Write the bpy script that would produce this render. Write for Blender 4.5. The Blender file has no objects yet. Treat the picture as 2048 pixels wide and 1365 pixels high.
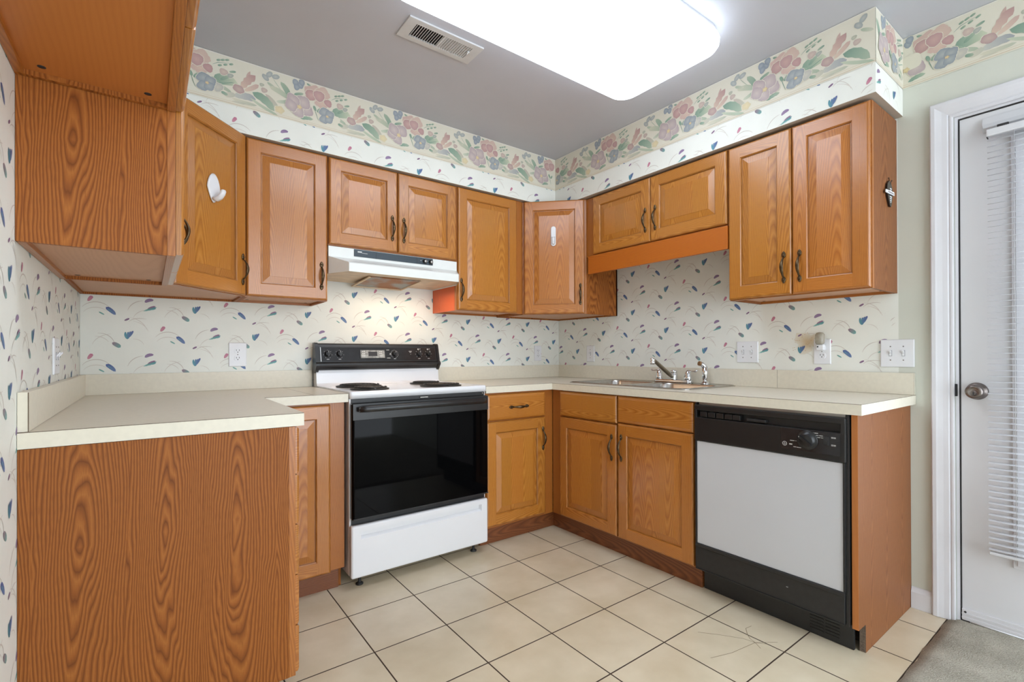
import bpy, bmesh, math, random
from mathutils import Matrix, Vector
random.seed(7)
PI = math.pi
SC = bpy.context.scene
COL = SC.collection

# ------------------------------------------------------------------ camera, world, exposure
cam_d = bpy.data.cameras.new('camera')
cam_d.sensor_width = 36.0
cam_d.lens = 969.03 / 2048 * 36.0
cam_d.shift_y = 22.95 / 2048
cam_d.clip_start = 0.02
cam = bpy.data.objects.new('camera', cam_d)
COL.objects.link(cam)
cam.matrix_world = (Matrix.Translation((-2.6339, -2.8899, 1.0954)) @ Matrix.Rotation(-0.64277, 4, 'Z')
                    @ Matrix.Rotation(PI / 2 + 0.003, 4, 'X') @ Matrix.Rotation(-0.00285, 4, 'Z'))
SC.camera = cam
SC.view_settings.view_transform = 'Standard'
SC.view_settings.look = 'None'
SC.view_settings.gamma = 1
SC.view_settings.use_curve_mapping = False
SC.view_settings.exposure = 0.65
world = bpy.data.worlds.new('daylight')
SC.world = world
world.use_nodes = True
wbg = world.node_tree.nodes['Background']
wbg.inputs[0].default_value = (0.84, 0.92, 1.0, 1)
wbg.inputs[1].default_value = 3.4
LAMP_STRENGTH = 3.6        # the fluorescent diffuser of the ceiling light
HOOD_WATTS = 1.1           # warm bulb of the range hood


def lin(c):
    out = []
    for v in c[:3]:
        v = v / 255.0
        out.append(v / 12.92 if v <= 0.04045 else ((v + 0.055) / 1.055) ** 2.4)
    return tuple(out) + (1.0,)


# ------------------------------------------------------------------ materials
def nodes_of(name):
    m = bpy.data.materials.new(name)
    m.use_nodes = True
    nt = m.node_tree
    return m, nt, nt.nodes['Principled BSDF']


def N(nt, kind, **kw):
    n = nt.nodes.new(kind)
    for k, v in kw.items():
        setattr(n, k, v)
    return n


def plain(name, rgb, rough=0.5, metal=0.0, vary=0.04, scale=30.0, bump=0.0, coat=0.0, spec=0.5, emit=None, bscale=None):
    """a surface of one colour with a faint procedural mottling"""
    m, nt, b = nodes_of(name)
    tc = N(nt, 'ShaderNodeTexCoord')
    nz = N(nt, 'ShaderNodeTexNoise')
    nz.inputs['Scale'].default_value = scale
    nz.inputs['Detail'].default_value = 3
    nt.links.new(tc.outputs['Object'], nz.inputs['Vector'])
    c = lin(rgb)
    rp = N(nt, 'ShaderNodeValToRGB')
    rp.color_ramp.elements[0].position = 0.3
    rp.color_ramp.elements[1].position = 0.7
    rp.color_ramp.elements[0].color = tuple(max(0, v * (1 - vary)) for v in c[:3]) + (1,)
    rp.color_ramp.elements[1].color = tuple(min(1, v * (1 + vary)) for v in c[:3]) + (1,)
    nt.links.new(nz.outputs['Fac'], rp.inputs['Fac'])
    nt.links.new(rp.outputs['Color'], b.inputs['Base Color'])
    b.inputs['Roughness'].default_value = rough
    b.inputs['Metallic'].default_value = metal
    b.inputs['Specular IOR Level'].default_value = spec
    b.inputs['Coat Weight'].default_value = coat
    b.inputs['Coat Roughness'].default_value = 0.15
    if bump:
        bn = N(nt, 'ShaderNodeBump')
        bn.inputs['Strength'].default_value = 1.0
        bn.inputs['Distance'].default_value = bump
        n2 = nz
        if bscale:
            n2 = N(nt, 'ShaderNodeTexNoise')
            n2.inputs['Scale'].default_value = bscale
            n2.inputs['Detail'].default_value = 4
            nt.links.new(tc.outputs['Object'], n2.inputs['Vector'])
        nt.links.new(n2.outputs['Fac'], bn.inputs['Height'])
        nt.links.new(bn.outputs['Normal'], b.inputs['Normal'])
    if emit:
        b.inputs['Emission Color'].default_value = lin(emit[0])
        b.inputs['Emission Strength'].default_value = emit[1]
    return m


def math_node(nt, op, a=None, b=None, c=None):
    n = N(nt, 'ShaderNodeMath', operation=op)
    for i, v in enumerate((a, b, c)):
        if v is None:
            continue
        if isinstance(v, (int, float)):
            n.inputs[i].default_value = v
        else:
            nt.links.new(v, n.inputs[i])
    return n.outputs[0]


def wood(name, light, mid, dark, rough=0.34, coat=0.25, ring=0.011, contrast=1.0, period=0.12, k=0.11, pores=0.5, warp=0.03):
    """flat-sawn oak: tilted growth rings cut by the board's face, read from the board's own UV (metres, v along the grain)"""
    m, nt, b = nodes_of(name)
    uv = N(nt, 'ShaderNodeUVMap', uv_map='grain')
    sep = N(nt, 'ShaderNodeSeparateXYZ')
    nt.links.new(uv.outputs['UV'], sep.inputs[0])
    u, v = sep.outputs[0], sep.outputs[1]
    def noise(su, sv, detail, dist=0.0):
        c_ = N(nt, 'ShaderNodeCombineXYZ')
        nt.links.new(math_node(nt, 'MULTIPLY', u, su), c_.inputs[0])
        nt.links.new(math_node(nt, 'MULTIPLY', v, sv), c_.inputs[1])
        n_ = N(nt, 'ShaderNodeTexNoise')
        n_.inputs['Scale'].default_value = 1.0
        n_.inputs['Detail'].default_value = detail
        n_.inputs['Distortion'].default_value = dist
        nt.links.new(c_.outputs[0], n_.inputs['Vector'])
        return math_node(nt, 'SUBTRACT', n_.outputs['Fac'], 0.5)
    n0 = noise(5.0, 0.9, 2.0)          # slow drift of the heart line
    n1 = noise(70.0, 9.0, 2.0)         # fine ripple of each line
    n2 = noise(14.0, 2.6, 2.0, 0.6)    # wander that breaks the symmetry
    uw = math_node(nt, 'MULTIPLY_ADD', n0, warp * 2.2, u)
    up = math_node(nt, 'PINGPONG', uw, period)
    kv = math_node(nt, 'MULTIPLY_ADD', math_node(nt, 'PINGPONG', v, 1.9), k, 0.012)
    r = math_node(nt, 'SQRT', math_node(nt, 'ADD', math_node(nt, 'MULTIPLY', up, up), math_node(nt, 'MULTIPLY', kv, kv)))
    r = math_node(nt, 'MULTIPLY_ADD', n1, 0.0015, r)
    r = math_node(nt, 'MULTIPLY_ADD', n2, warp, r)
    fr = math_node(nt, 'FRACT', math_node(nt, 'DIVIDE', r, ring))
    rp = N(nt, 'ShaderNodeValToRGB')
    cr = rp.color_ramp
    cr.elements[0].position = 0.0
    cr.elements[1].position = 1.0

    def mixc(a, bb, t):
        return tuple(a[i] * (1 - t) + bb[i] * t for i in range(3)) + (1,)
    L, M, D = lin(light), lin(mid), lin(dark)
    D = mixc(M, D, contrast)
    L = mixc(M, L, min(1, contrast))
    cr.elements[0].color = mixc(M, D, 0.5)
    cr.elements[1].color = mixc(M, D, 0.6)
    for p, c in ((0.10, D), (0.24, mixc(M, D, 0.30)), (0.50, L), (0.80, M)):
        e = cr.elements.new(p)
        e.color = c
    nt.links.new(fr, rp.inputs['Fac'])
    # pores: short dark dashes along the grain
    cmb2 = N(nt, 'ShaderNodeCombineXYZ')
    nt.links.new(math_node(nt, 'MULTIPLY', u, 950.0), cmb2.inputs[0])
    nt.links.new(math_node(nt, 'MULTIPLY', v, 34.0), cmb2.inputs[1])
    nz2 = N(nt, 'ShaderNodeTexNoise')
    nz2.inputs['Scale'].default_value = 1.0
    nz2.inputs['Detail'].default_value = 1.5
    nt.links.new(cmb2.outputs[0], nz2.inputs['Vector'])
    mp = N(nt, 'ShaderNodeMapRange')
    mp.inputs['From Min'].default_value = 0.52
    mp.inputs['From Max'].default_value = 0.70
    mp.inputs['To Min'].default_value = 0.0
    mp.inputs['To Max'].default_value = pores
    nt.links.new(nz2.outputs['Fac'], mp.inputs['Value'])
    mx = N(nt, 'ShaderNodeMix', data_type='RGBA', blend_type='MIX')
    nt.links.new(mp.outputs[0], mx.inputs['Factor'])
    nt.links.new(rp.outputs['Color'], mx.inputs['A'])
    mx.inputs['B'].default_value = mixc(M, lin(dark), 0.9)
    # board to board tone
    at = N(nt, 'ShaderNodeAttribute', attribute_name='tone')
    sp = N(nt, 'ShaderNodeSeparateColor')
    nt.links.new(at.outputs['Color'], sp.inputs[0])
    hs = N(nt, 'ShaderNodeHueSaturation')
    nt.links.new(mx.outputs['Result'], hs.inputs['Color'])
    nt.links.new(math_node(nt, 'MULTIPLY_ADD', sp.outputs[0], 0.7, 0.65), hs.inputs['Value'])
    nt.links.new(math_node(nt, 'MULTIPLY_ADD', sp.outputs[1], 0.018, 0.491), hs.inputs['Hue'])
    nt.links.new(hs.outputs['Color'], b.inputs['Base Color'])
    b.inputs['Roughness'].default_value = rough
    b.inputs['Coat Weight'].default_value = coat
    b.inputs['Coat Roughness'].default_value = 0.22
    bn = N(nt, 'ShaderNodeBump')
    bn.inputs['Strength'].default_value = 0.35
    bn.inputs['Distance'].default_value = 0.0006
    nt.links.new(mp.outputs[0], bn.inputs['Height'])
    bn.invert = True
    nt.links.new(bn.outputs['Normal'], b.inputs['Normal'])
    return m


def printed(name, rough=0.55, bump=0.0):
    """paper whose print is carried by the mesh's own colour attribute"""
    m, nt, b = nodes_of(name)
    at = N(nt, 'ShaderNodeAttribute', attribute_name='print')
    tc = N(nt, 'ShaderNodeTexCoord')
    nz = N(nt, 'ShaderNodeTexNoise')
    nz.inputs['Scale'].default_value = 9.0
    nz.inputs['Detail'].default_value = 5
    nt.links.new(tc.outputs['Object'], nz.inputs['Vector'])
    mp = N(nt, 'ShaderNodeMapRange')
    mp.inputs['To Min'].default_value = 0.94
    mp.inputs['To Max'].default_value = 1.04
    nt.links.new(nz.outputs['Fac'], mp.inputs['Value'])
    mx = N(nt, 'ShaderNodeVectorMath', operation='SCALE')
    nt.links.new(at.outputs['Color'], mx.inputs[0])
    nt.links.new(mp.outputs[0], mx.inputs['Scale'])
    nt.links.new(mx.outputs[0], b.inputs['Base Color'])
    b.inputs['Roughness'].default_value = rough
    return m


def tile_floor():
    m, nt, b = nodes_of('cream_floor_tile')
    tc = N(nt, 'ShaderNodeTexCoord')
    sep = N(nt, 'ShaderNodeSeparateXYZ')
    nt.links.new(tc.outputs['Object'], sep.inputs[0])
    x = math_node(nt, 'ADD', sep.outputs[0], 0.772 + 30)
    y = math_node(nt, 'ADD', sep.outputs[1], 0.857 + 30.15)
    px = math_node(nt, 'PINGPONG', x, 0.15)
    py = math_node(nt, 'PINGPONG', y, 0.15075)
    d = math_node(nt, 'MINIMUM', px, py)
    g = N(nt, 'ShaderNodeMapRange')
    g.inputs['From Min'].default_value = 0.0018
    g.inputs['From Max'].default_value = 0.0030
    nt.links.new(d, g.inputs['Value'])
    nz = N(nt, 'ShaderNodeTexNoise')
    nz.inputs['Scale'].default_value = 5.0
    nz.inputs['Detail'].default_value = 6
    nt.links.new(tc.outputs['Object'], nz.inputs['Vector'])
    rp = N(nt, 'ShaderNodeValToRGB')
    rp.color_ramp.elements[0].position = 0.3
    rp.color_ramp.elements[0].color = lin((210, 195, 166))
    rp.color_ramp.elements[1].position = 0.7
    rp.color_ramp.elements[1].color = lin((228, 215, 189))
    nt.links.new(nz.outputs['Fac'], rp.inputs['Fac'])
    mx = N(nt, 'ShaderNodeMix', data_type='RGBA')
    nt.links.new(g.outputs[0], mx.inputs['Factor'])
    mx.inputs['A'].default_value = lin((62, 46, 34))
    nt.links.new(rp.outputs['Color'], mx.inputs['B'])
    nt.links.new(mx.outputs['Result'], b.inputs['Base Color'])
    rr = N(nt, 'ShaderNodeMapRange')
    rr.inputs['To Min'].default_value = 0.9
    rr.inputs['To Max'].default_value = 0.22
    nt.links.new(g.outputs[0], rr.inputs['Value'])
    nt.links.new(rr.outputs[0], b.inputs['Roughness'])
    bn = N(nt, 'ShaderNodeBump')
    bn.inputs['Distance'].default_value = 0.002
    bn.inputs['Strength'].default_value = 0.8
    nt.links.new(g.outputs[0], bn.inputs['Height'])
    nt.links.new(bn.outputs['Normal'], b.inputs['Normal'])
    return m


def carpet_mat():
    m, nt, b = nodes_of('worn_grey_carpet')
    tc = N(nt, 'ShaderNodeTexCoord')
    a = N(nt, 'ShaderNodeTexNoise')
    a.inputs['Scale'].default_value = 260
    a.inputs['Detail'].default_value = 4
    nt.links.new(tc.outputs['Object'], a.inputs['Vector'])
    c = N(nt, 'ShaderNodeTexNoise')
    c.inputs['Scale'].default_value = 7
    c.inputs['Detail'].default_value = 4
    nt.links.new(tc.outputs['Object'], c.inputs['Vector'])
    rp = N(nt, 'ShaderNodeValToRGB')
    rp.color_ramp.elements[0].position = 0.3
    rp.color_ramp.elements[0].color = lin((140, 134, 120))
    rp.color_ramp.elements[1].position = 0.68
    rp.color_ramp.elements[1].color = lin((214, 210, 194))
    nt.links.new(math_node(nt, 'MULTIPLY_ADD', c.outputs['Fac'], 0.5, math_node(nt, 'MULTIPLY', a.outputs['Fac'], 0.5)), rp.inputs['Fac'])
    nt.links.new(rp.outputs['Color'], b.inputs['Base Color'])
    b.inputs['Roughness'].default_value = 1
    b.inputs['Specular IOR Level'].default_value = 0.1
    bn = N(nt, 'ShaderNodeBump')
    bn.inputs['Distance'].default_value = 0.006
    nt.links.new(a.outputs['Fac'], bn.inputs['Height'])
    nt.links.new(bn.outputs['Normal'], b.inputs['Normal'])
    return m


def filter_mat():
    m, nt, b = nodes_of('greasy_filter_mesh')
    tc = N(nt, 'ShaderNodeTexCoord')
    vo = N(nt, 'ShaderNodeTexVoronoi')
    vo.inputs['Scale'].default_value = 190
    nt.links.new(tc.outputs['Object'], vo.inputs['Vector'])
    nz = N(nt, 'ShaderNodeTexNoise')
    nz.inputs['Scale'].default_value = 7
    nt.links.new(tc.outputs['Object'], nz.inputs['Vector'])
    rp = N(nt, 'ShaderNodeValToRGB')
    rp.color_ramp.elements[0].position = 0.42
    rp.color_ramp.elements[0].color = lin((150, 150, 148))
    rp.color_ramp.elements[1].position = 0.58
    rp.color_ramp.elements[1].color = lin((150, 92, 42))
    nt.links.new(nz.outputs['Fac'], rp.inputs['Fac'])
    nt.links.new(rp.outputs['Color'], b.inputs['Base Color'])
    b.inputs['Metallic'].default_value = 0.6
    b.inputs['Roughness'].default_value = 0.45
    bn = N(nt, 'ShaderNodeBump')
    bn.inputs['Distance'].default_value = 0.003
    nt.links.new(vo.outputs['Distance'], bn.inputs['Height'])
    nt.links.new(bn.outputs['Normal'], b.inputs['Normal'])
    return m


def glass_mat():
    m, nt, b = nodes_of('window_glass')
    b.inputs['Transmission Weight'].default_value = 1.0
    b.inputs['Roughness'].default_value = 0.0
    b.inputs['IOR'].default_value = 1.01
    b.inputs['Base Color'].default_value = (0.95, 0.97, 0.97, 1)
    return m


OAK = wood('honey_oak', (200, 133, 58), (182, 115, 43), (146, 83, 28), ring=0.0046, contrast=0.60, period=0.085, k=0.060, pores=0.30, rough=0.27, coat=0.6, warp=0.012)
OAKF = wood('oak_face_frame', (186, 118, 50), (168, 100, 38), (132, 72, 24), ring=0.0045, contrast=0.55, period=0.10, k=0.06, pores=0.35, rough=0.36, warp=0.010)
VENEER = wood('oak_veneer_side', (176, 108, 48), (158, 92, 37), (112, 58, 20), ring=0.0060, contrast=0.88, period=0.088, k=0.085, pores=0.45, rough=0.5, coat=0.0, warp=0.030)
VENEER.node_tree.nodes['Principled BSDF'].inputs['Specular IOR Level'].default_value = 0.25
FADED = wood('sun_faded_oak_veneer', (156, 104, 64), (138, 86, 50), (102, 58, 30), ring=0.0055, contrast=0.6, period=0.088, k=0.06, pores=0.45, rough=0.5, coat=0.0, warp=0.025)
FADED.node_tree.nodes['Principled BSDF'].inputs['Specular IOR Level'].default_value = 0.25
VALANCE = wood('orange_oak', (198, 114, 34), (186, 100, 26), (158, 78, 18), ring=0.006, contrast=0.45, period=0.1, k=0.05, pores=0.25, rough=0.34, warp=0.012)
KICK = wood('dark_oak_toe_kick', (144, 86, 46), (126, 70, 34), (92, 46, 20), ring=0.006, contrast=0.7, period=0.1, k=0.06, pores=0.45, rough=0.45, warp=0.02)
UNDER = wood('pale_maple_underside', (206, 158, 124), (200, 150, 116), (184, 132, 98), ring=0.012, contrast=0.3, period=0.2, k=0.05, pores=0.08, rough=0.5, coat=0.0, warp=0.02)
UNDERO = wood('orange_maple_underside', (196, 124, 62), (190, 116, 56), (176, 102, 46), ring=0.012, contrast=0.3, period=0.2, k=0.05, pores=0.08, rough=0.42, coat=0.1, warp=0.02)
ENDGLOW = wood('oak_side_lamp_glow', (226, 104, 26), (214, 92, 20), (186, 72, 12), ring=0.006, contrast=0.5, period=0.1, k=0.05, pores=0.25, rough=0.4, warp=0.02)  # warm hood lamp glow on this side panel, put into the wood colour
RAWB = plain('raw_particle_board', (110, 96, 84), 0.9, vary=0.35, scale=220)
LAM = plain('cream_laminate', (224, 217, 199), 0.34, vary=0.03, scale=60)
LAME = plain('laminate_brown_core', (96, 78, 58), 0.7)
PAPER = printed('wallpaper_print')
PAINT = plain('pale_green_wall_paint', (212, 214, 202), 0.42, vary=0.015, scale=6, bump=0.0004, bscale=60)
CEIL = plain('grey_white_ceiling_paint', (192, 193, 199), 0.55, vary=0.02, scale=4, bump=0.0008, bscale=22)
SOFB = plain('soffit_underside_paint', (186, 172, 156), 0.6, vary=0.05, scale=14)
TRIM = plain('white_gloss_trim_paint', (222, 222, 226), 0.35, vary=0.02, scale=10)
DOORW = plain('white_door_paint', (222, 223, 226), 0.4, vary=0.015, scale=5)
TILE = tile_floor()
CRACK = plain('tile_crack_line', (120, 100, 74), 0.8)
CARPET = carpet_mat()
ENAM = plain('white_enamel', (234, 235, 238), 0.18, vary=0.01, scale=8, coat=0.4)
HOODW = plain('white_hood_enamel', (232, 234, 230), 0.25, vary=0.015, scale=12)
HOODIN = plain('greasy_hood_underside', (214, 190, 158), 0.5, vary=0.12, scale=16)
BLACK = plain('black_plastic', (30, 30, 31), 0.32, vary=0.1)
BLACKS = plain('black_satin_metal', (36, 36, 37), 0.42, vary=0.15, scale=50)
BGLASS = plain('black_oven_glass', (5, 5, 6), 0.04, vary=0.05, spec=0.1)
COILM = plain('black_coil_element', (34, 33, 33), 0.5, vary=0.2)
PANEL = plain('black_control_glass', (38, 38, 40), 0.12, vary=0.15, scale=40)
SILVER = plain('brushed_silver_trim', (188, 188, 186), 0.3, metal=0.8)
CLOCK = plain('clock_face_glass', (150, 150, 146), 0.12, vary=0.4, scale=60)
DARKBLUE = plain('slate_hood_strip', (44, 58, 68), 0.4)
MARK = plain('white_print_marks', (206, 206, 204), 0.6)
DWPAN = plain('light_grey_dishwasher_panel', (206, 207, 211), 0.32, vary=0.01, scale=5)
BRONZE = plain('antique_bronze', (92, 76, 56), 0.32, metal=0.9, vary=0.35, scale=90)
STEEL = plain('stainless_steel', (190, 186, 180), 0.24, metal=1.0, vary=0.06, scale=70)
CHROME = plain('polished_chrome', (225, 226, 228), 0.07, metal=1.0, vary=0.02)
SPOUT = plain('brushed_nickel_spout', (150, 138, 120), 0.3, metal=1.0, vary=0.1, scale=120)
COPPER = plain('limescaled_nozzle', (150, 110, 70), 0.6, metal=0.4, vary=0.3, scale=300)
PLATE = plain('white_plastic_plate', (232, 233, 236), 0.3, vary=0.01)
SLOT = plain('dark_slot', (40, 40, 42), 0.6)
NLIGHT = plain('clear_ribbed_plastic', (206, 200, 184), 0.25, vary=0.1, scale=90)
NLIGHT.node_tree.nodes['Principled BSDF'].inputs['Transmission Weight'].default_value = 0.6
KNOBM = plain('satin_nickel_knob', (130, 122, 118), 0.28, metal=1.0, vary=0.12, scale=60)
VENTM = plain('grey_white_vent_enamel', (206, 206, 204), 0.4, vary=0.03)
DIFF = plain('glowing_lamp_diffuser', (240, 240, 240), 0.5, emit=((228, 240, 255), LAMP_STRENGTH), vary=0.0)
FILT = filter_mat()
GLASS = glass_mat()
BLIND = plain('white_aluminium_blind', (214, 215, 218), 0.4, vary=0.01)
BRUSH = plain('dark_weatherstrip', (46, 44, 44), 0.8)
MAGB = plain('black_gloss_magnet', (22, 18, 18), 0.15)
MAGR = plain('dark_red_magnet', (70, 18, 26), 0.2)
STAIN = plain('yellowed_caulk', (236, 232, 218), 0.5)


# ------------------------------------------------------------------ mesh helpers
class MB:
    def __init__(s):
        s.bm = bmesh.new()
        s.uv = s.bm.loops.layers.uv.new('grain')
        s.tn = s.bm.loops.layers.float_color.new('tone')
        s.dn = s.bm.faces.layers.int.new('done')
        s.mats = []

    def mi(s, m):
        if m not in s.mats:
            s.mats.append(m)
        return s.mats.index(m)

    def dress(s, faces, m, g='z', tone=0.5, hue=0.5, off=None, smooth=False):
        ax = {'x': Vector((1, 0, 0)), 'y': Vector((0, 1, 0)), 'z': Vector((0, 0, 1))}[g] if isinstance(g, str) else Vector(g)
        if off is None:
            off = (random.uniform(0, 9), random.uniform(-1.2, 1.2))
        idx = s.mi(m)
        for f in faces:
            f.material_index = idx
            f.smooth = smooth
            f[s.dn] = 1
            f.normal_update()
            n = f.normal
            if abs(n.dot(ax)) > 0.9:
                a = Vector((1, 0, 0)) if abs(n.x) < 0.9 else Vector((0, 1, 0))
                uu = n.cross(a).normalized()
                vv = n.cross(uu)
            else:
                vv = ax
                uu = ax.cross(n).normalized()
            for l in f.loops:
                p = l.vert.co
                l[s.uv].uv = (p.dot(uu) + off[0], p.dot(vv) + off[1])
                l[s.tn] = (tone, hue, 0, 1)

    def new_faces(s):
        return [f for f in s.bm.faces if not f[s.dn]]

    def box(s, x0, x1, y0, y1, z0, z1, m, g='z', bev=0.0, seg=2, **kw):
        r = bmesh.ops.create_cube(s.bm, size=1.0)
        M = Matrix.Translation(((x0 + x1) / 2, (y0 + y1) / 2, (z0 + z1) / 2)) @ Matrix.Diagonal((abs(x1 - x0), abs(y1 - y0), abs(z1 - z0), 1))
        bmesh.ops.transform(s.bm, matrix=M, verts=r['verts'])
        if bev:
            es = list({e for v in r['verts'] for e in v.link_edges})
            bmesh.ops.bevel(s.bm, geom=es, offset=bev, segments=seg, affect='EDGES', profile=0.5)
        s.dress(s.new_faces(), m, g, **kw)

    def quad(s, pts, m, g='z', **kw):
        f = s.bm.faces.new([s.bm.verts.new(p) for p in pts])
        s.dress([f], m, g, **kw)
        return f

    def prism(s, pts, d, m, g='z', side_m=None, **kw):
        """polygon pts (3D, planar) extruded by vector d"""
        d = Vector(d)
        a = [s.bm.verts.new(p) for p in pts]
        b = [s.bm.verts.new(Vector(p) + d) for p in pts]
        fs = [s.bm.faces.new(a[::-1]), s.bm.faces.new(b)]
        ss = []
        n = len(a)
        for i in range(n):
            ss.append(s.bm.faces.new([a[i], a[(i + 1) % n], b[(i + 1) % n], b[i]]))
        bmesh.ops.recalc_face_normals(s.bm, faces=fs + ss)
        if kw.get('off') is None:
            kw['off'] = (random.uniform(0, 9), random.uniform(-1.2, 1.2))
        s.dress(fs, m, g, **kw)
        s.dress(ss, side_m or m, g, **kw)

    def holed(s, outer, holes, z0, z1, m, side_m=None, g='x', **kw):
        """horizontal slab with holes, outlines as (x, y) lists"""
        def ring(o, z):
            vs = [s.bm.verts.new((p[0], p[1], z)) for p in o]
            es = [s.bm.edges.new((vs[i], vs[(i + 1) % len(vs)])) for i in range(len(vs))]
            return vs, es
        tops = [ring(o, z1) for o in [outer] + holes]
        bots = [ring(o, z0) for o in [outer] + holes]
        f1 = bmesh.ops.triangle_fill(s.bm, use_beauty=True, use_dissolve=True, edges=[e for _, es in tops for e in es])
        f2 = bmesh.ops.triangle_fill(s.bm, use_beauty=True, use_dissolve=True, edges=[e for _, es in bots for e in es])
        caps = [f for f in f1['geom'] + f2['geom'] if isinstance(f, bmesh.types.BMFace)]
        ss = []
        for (tv, _), (bv, _) in zip(tops, bots):
            n = len(tv)
            for i in range(n):
                ss.append(s.bm.faces.new([bv[i], bv[(i + 1) % n], tv[(i + 1) % n], tv[i]]))
        bmesh.ops.recalc_face_normals(s.bm, faces=caps + ss)
        s.dress(caps, m, g, **kw)
        s.dress(ss, side_m or m, g, **kw)

    def rings(s, loops, m, caps=(True, True), smooth=True, closed=True, **kw):
        vs = [[s.bm.verts.new(p) for p in lp] for lp in loops]
        fs = []
        for a, b in zip(vs[:-1], vs[1:]):
            n = len(a)
            for i in range(n if closed else n - 1):
                fs.append(s.bm.faces.new([a[i], a[(i + 1) % n], b[(i + 1) % n], b[i]]))
        cp = []
        if caps[0]:
            cp.append(s.bm.faces.new(vs[0][::-1]))
        if caps[1]:
            cp.append(s.bm.faces.new(vs[-1]))
        bmesh.ops.recalc_face_normals(s.bm, faces=fs + cp)
        s.dress(fs, m, smooth=smooth, **kw)
        s.dress(cp, m, smooth=False, **kw)

    def lathe(s, prof, m, origin=(0, 0, 0), axis='z', seg=24, **kw):
        """prof: (radius, height) pairs"""
        o = Vector(origin)
        lp = []
        for r, h in prof:
            ring = []
            for i in range(seg):
                a = 2 * PI * i / seg
                c, q = r * math.cos(a), r * math.sin(a)
                p = {'z': (c, q, h), '-y': (c, -h, q), '-x': (-h, c, q), 'y': (c, h, q), 'x': (h, c, q)}[axis]
                ring.append(o + Vector(p))
            lp.append(ring)
        s.rings(lp, m, **kw)

    def tube(s, pts, rad, m, seg=12, flat=None, up=None, **kw):
        """sweep along pts; rad number or list; flat=(a, b) scale pair or list of pairs"""
        P = [Vector(p) for p in pts]
        n = len(P)
        R_ = rad if isinstance(rad, (list, tuple)) else [rad] * n
        F = flat if isinstance(flat, list) else [flat or (1, 1)] * n
        lp = []
        prev = Vector(up) if up else None
        for i in range(n):
            t = (P[min(i + 1, n - 1)] - P[max(i - 1, 0)]).normalized()
            if prev is None:
                prev = Vector((0, 0, 1)) if abs(t.z) < 0.9 else Vector((1, 0, 0))
            a = (prev - t * prev.dot(t)).normalized()
            prev = a
            b = t.cross(a)
            lp.append([P[i] + a * (R_[i] * F[i][0] * math.cos(2 * PI * k / seg)) + b * (R_[i] * F[i][1] * math.sin(2 * PI * k / seg)) for k in range(seg)])
        s.rings(lp, m, **kw)

    def build(s, name, parent=None, loc=(0, 0, 0), rz=0.0, rot=None):
        me = bpy.data.meshes.new(name)
        s.bm.to_mesh(me)
        s.bm.free()
        for m in s.mats:
            me.materials.append(m)
        o = bpy.data.objects.new(name, me)
        COL.objects.link(o)
        o.location = loc
        o.rotation_euler = rot if rot else (0, 0, rz)
        if parent is not None:
            o.parent = parent
        return o


def tag(o, label=None, cat=None, group=None, kind=None):
    if label:
        o['label'] = label
    if cat:
        o['category'] = cat
    if group:
        o['group'] = group
    if kind:
        o['kind'] = kind
    return o


def empty(name, loc, rz, label, cat, group=None):
    o = bpy.data.objects.new(name, None)
    o.empty_display_size = 0.05
    COL.objects.link(o)
    o.location = loc
    o.rotation_euler = (0, 0, rz)
    return tag(o, label, cat, group)


def rrect(x0, x1, y0, y1, r, n=6):
    pts = []
    for cx, cy, a0 in ((x1 - r, y1 - r, 0), (x0 + r, y1 - r, PI / 2), (x0 + r, y0 + r, PI), (x1 - r, y0 + r, 1.5 * PI)):
        for i in range(n + 1):
            a = a0 + PI / 2 * i / n
            pts.append((cx + r * math.cos(a), cy + r * math.sin(a)))
    return pts


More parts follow.
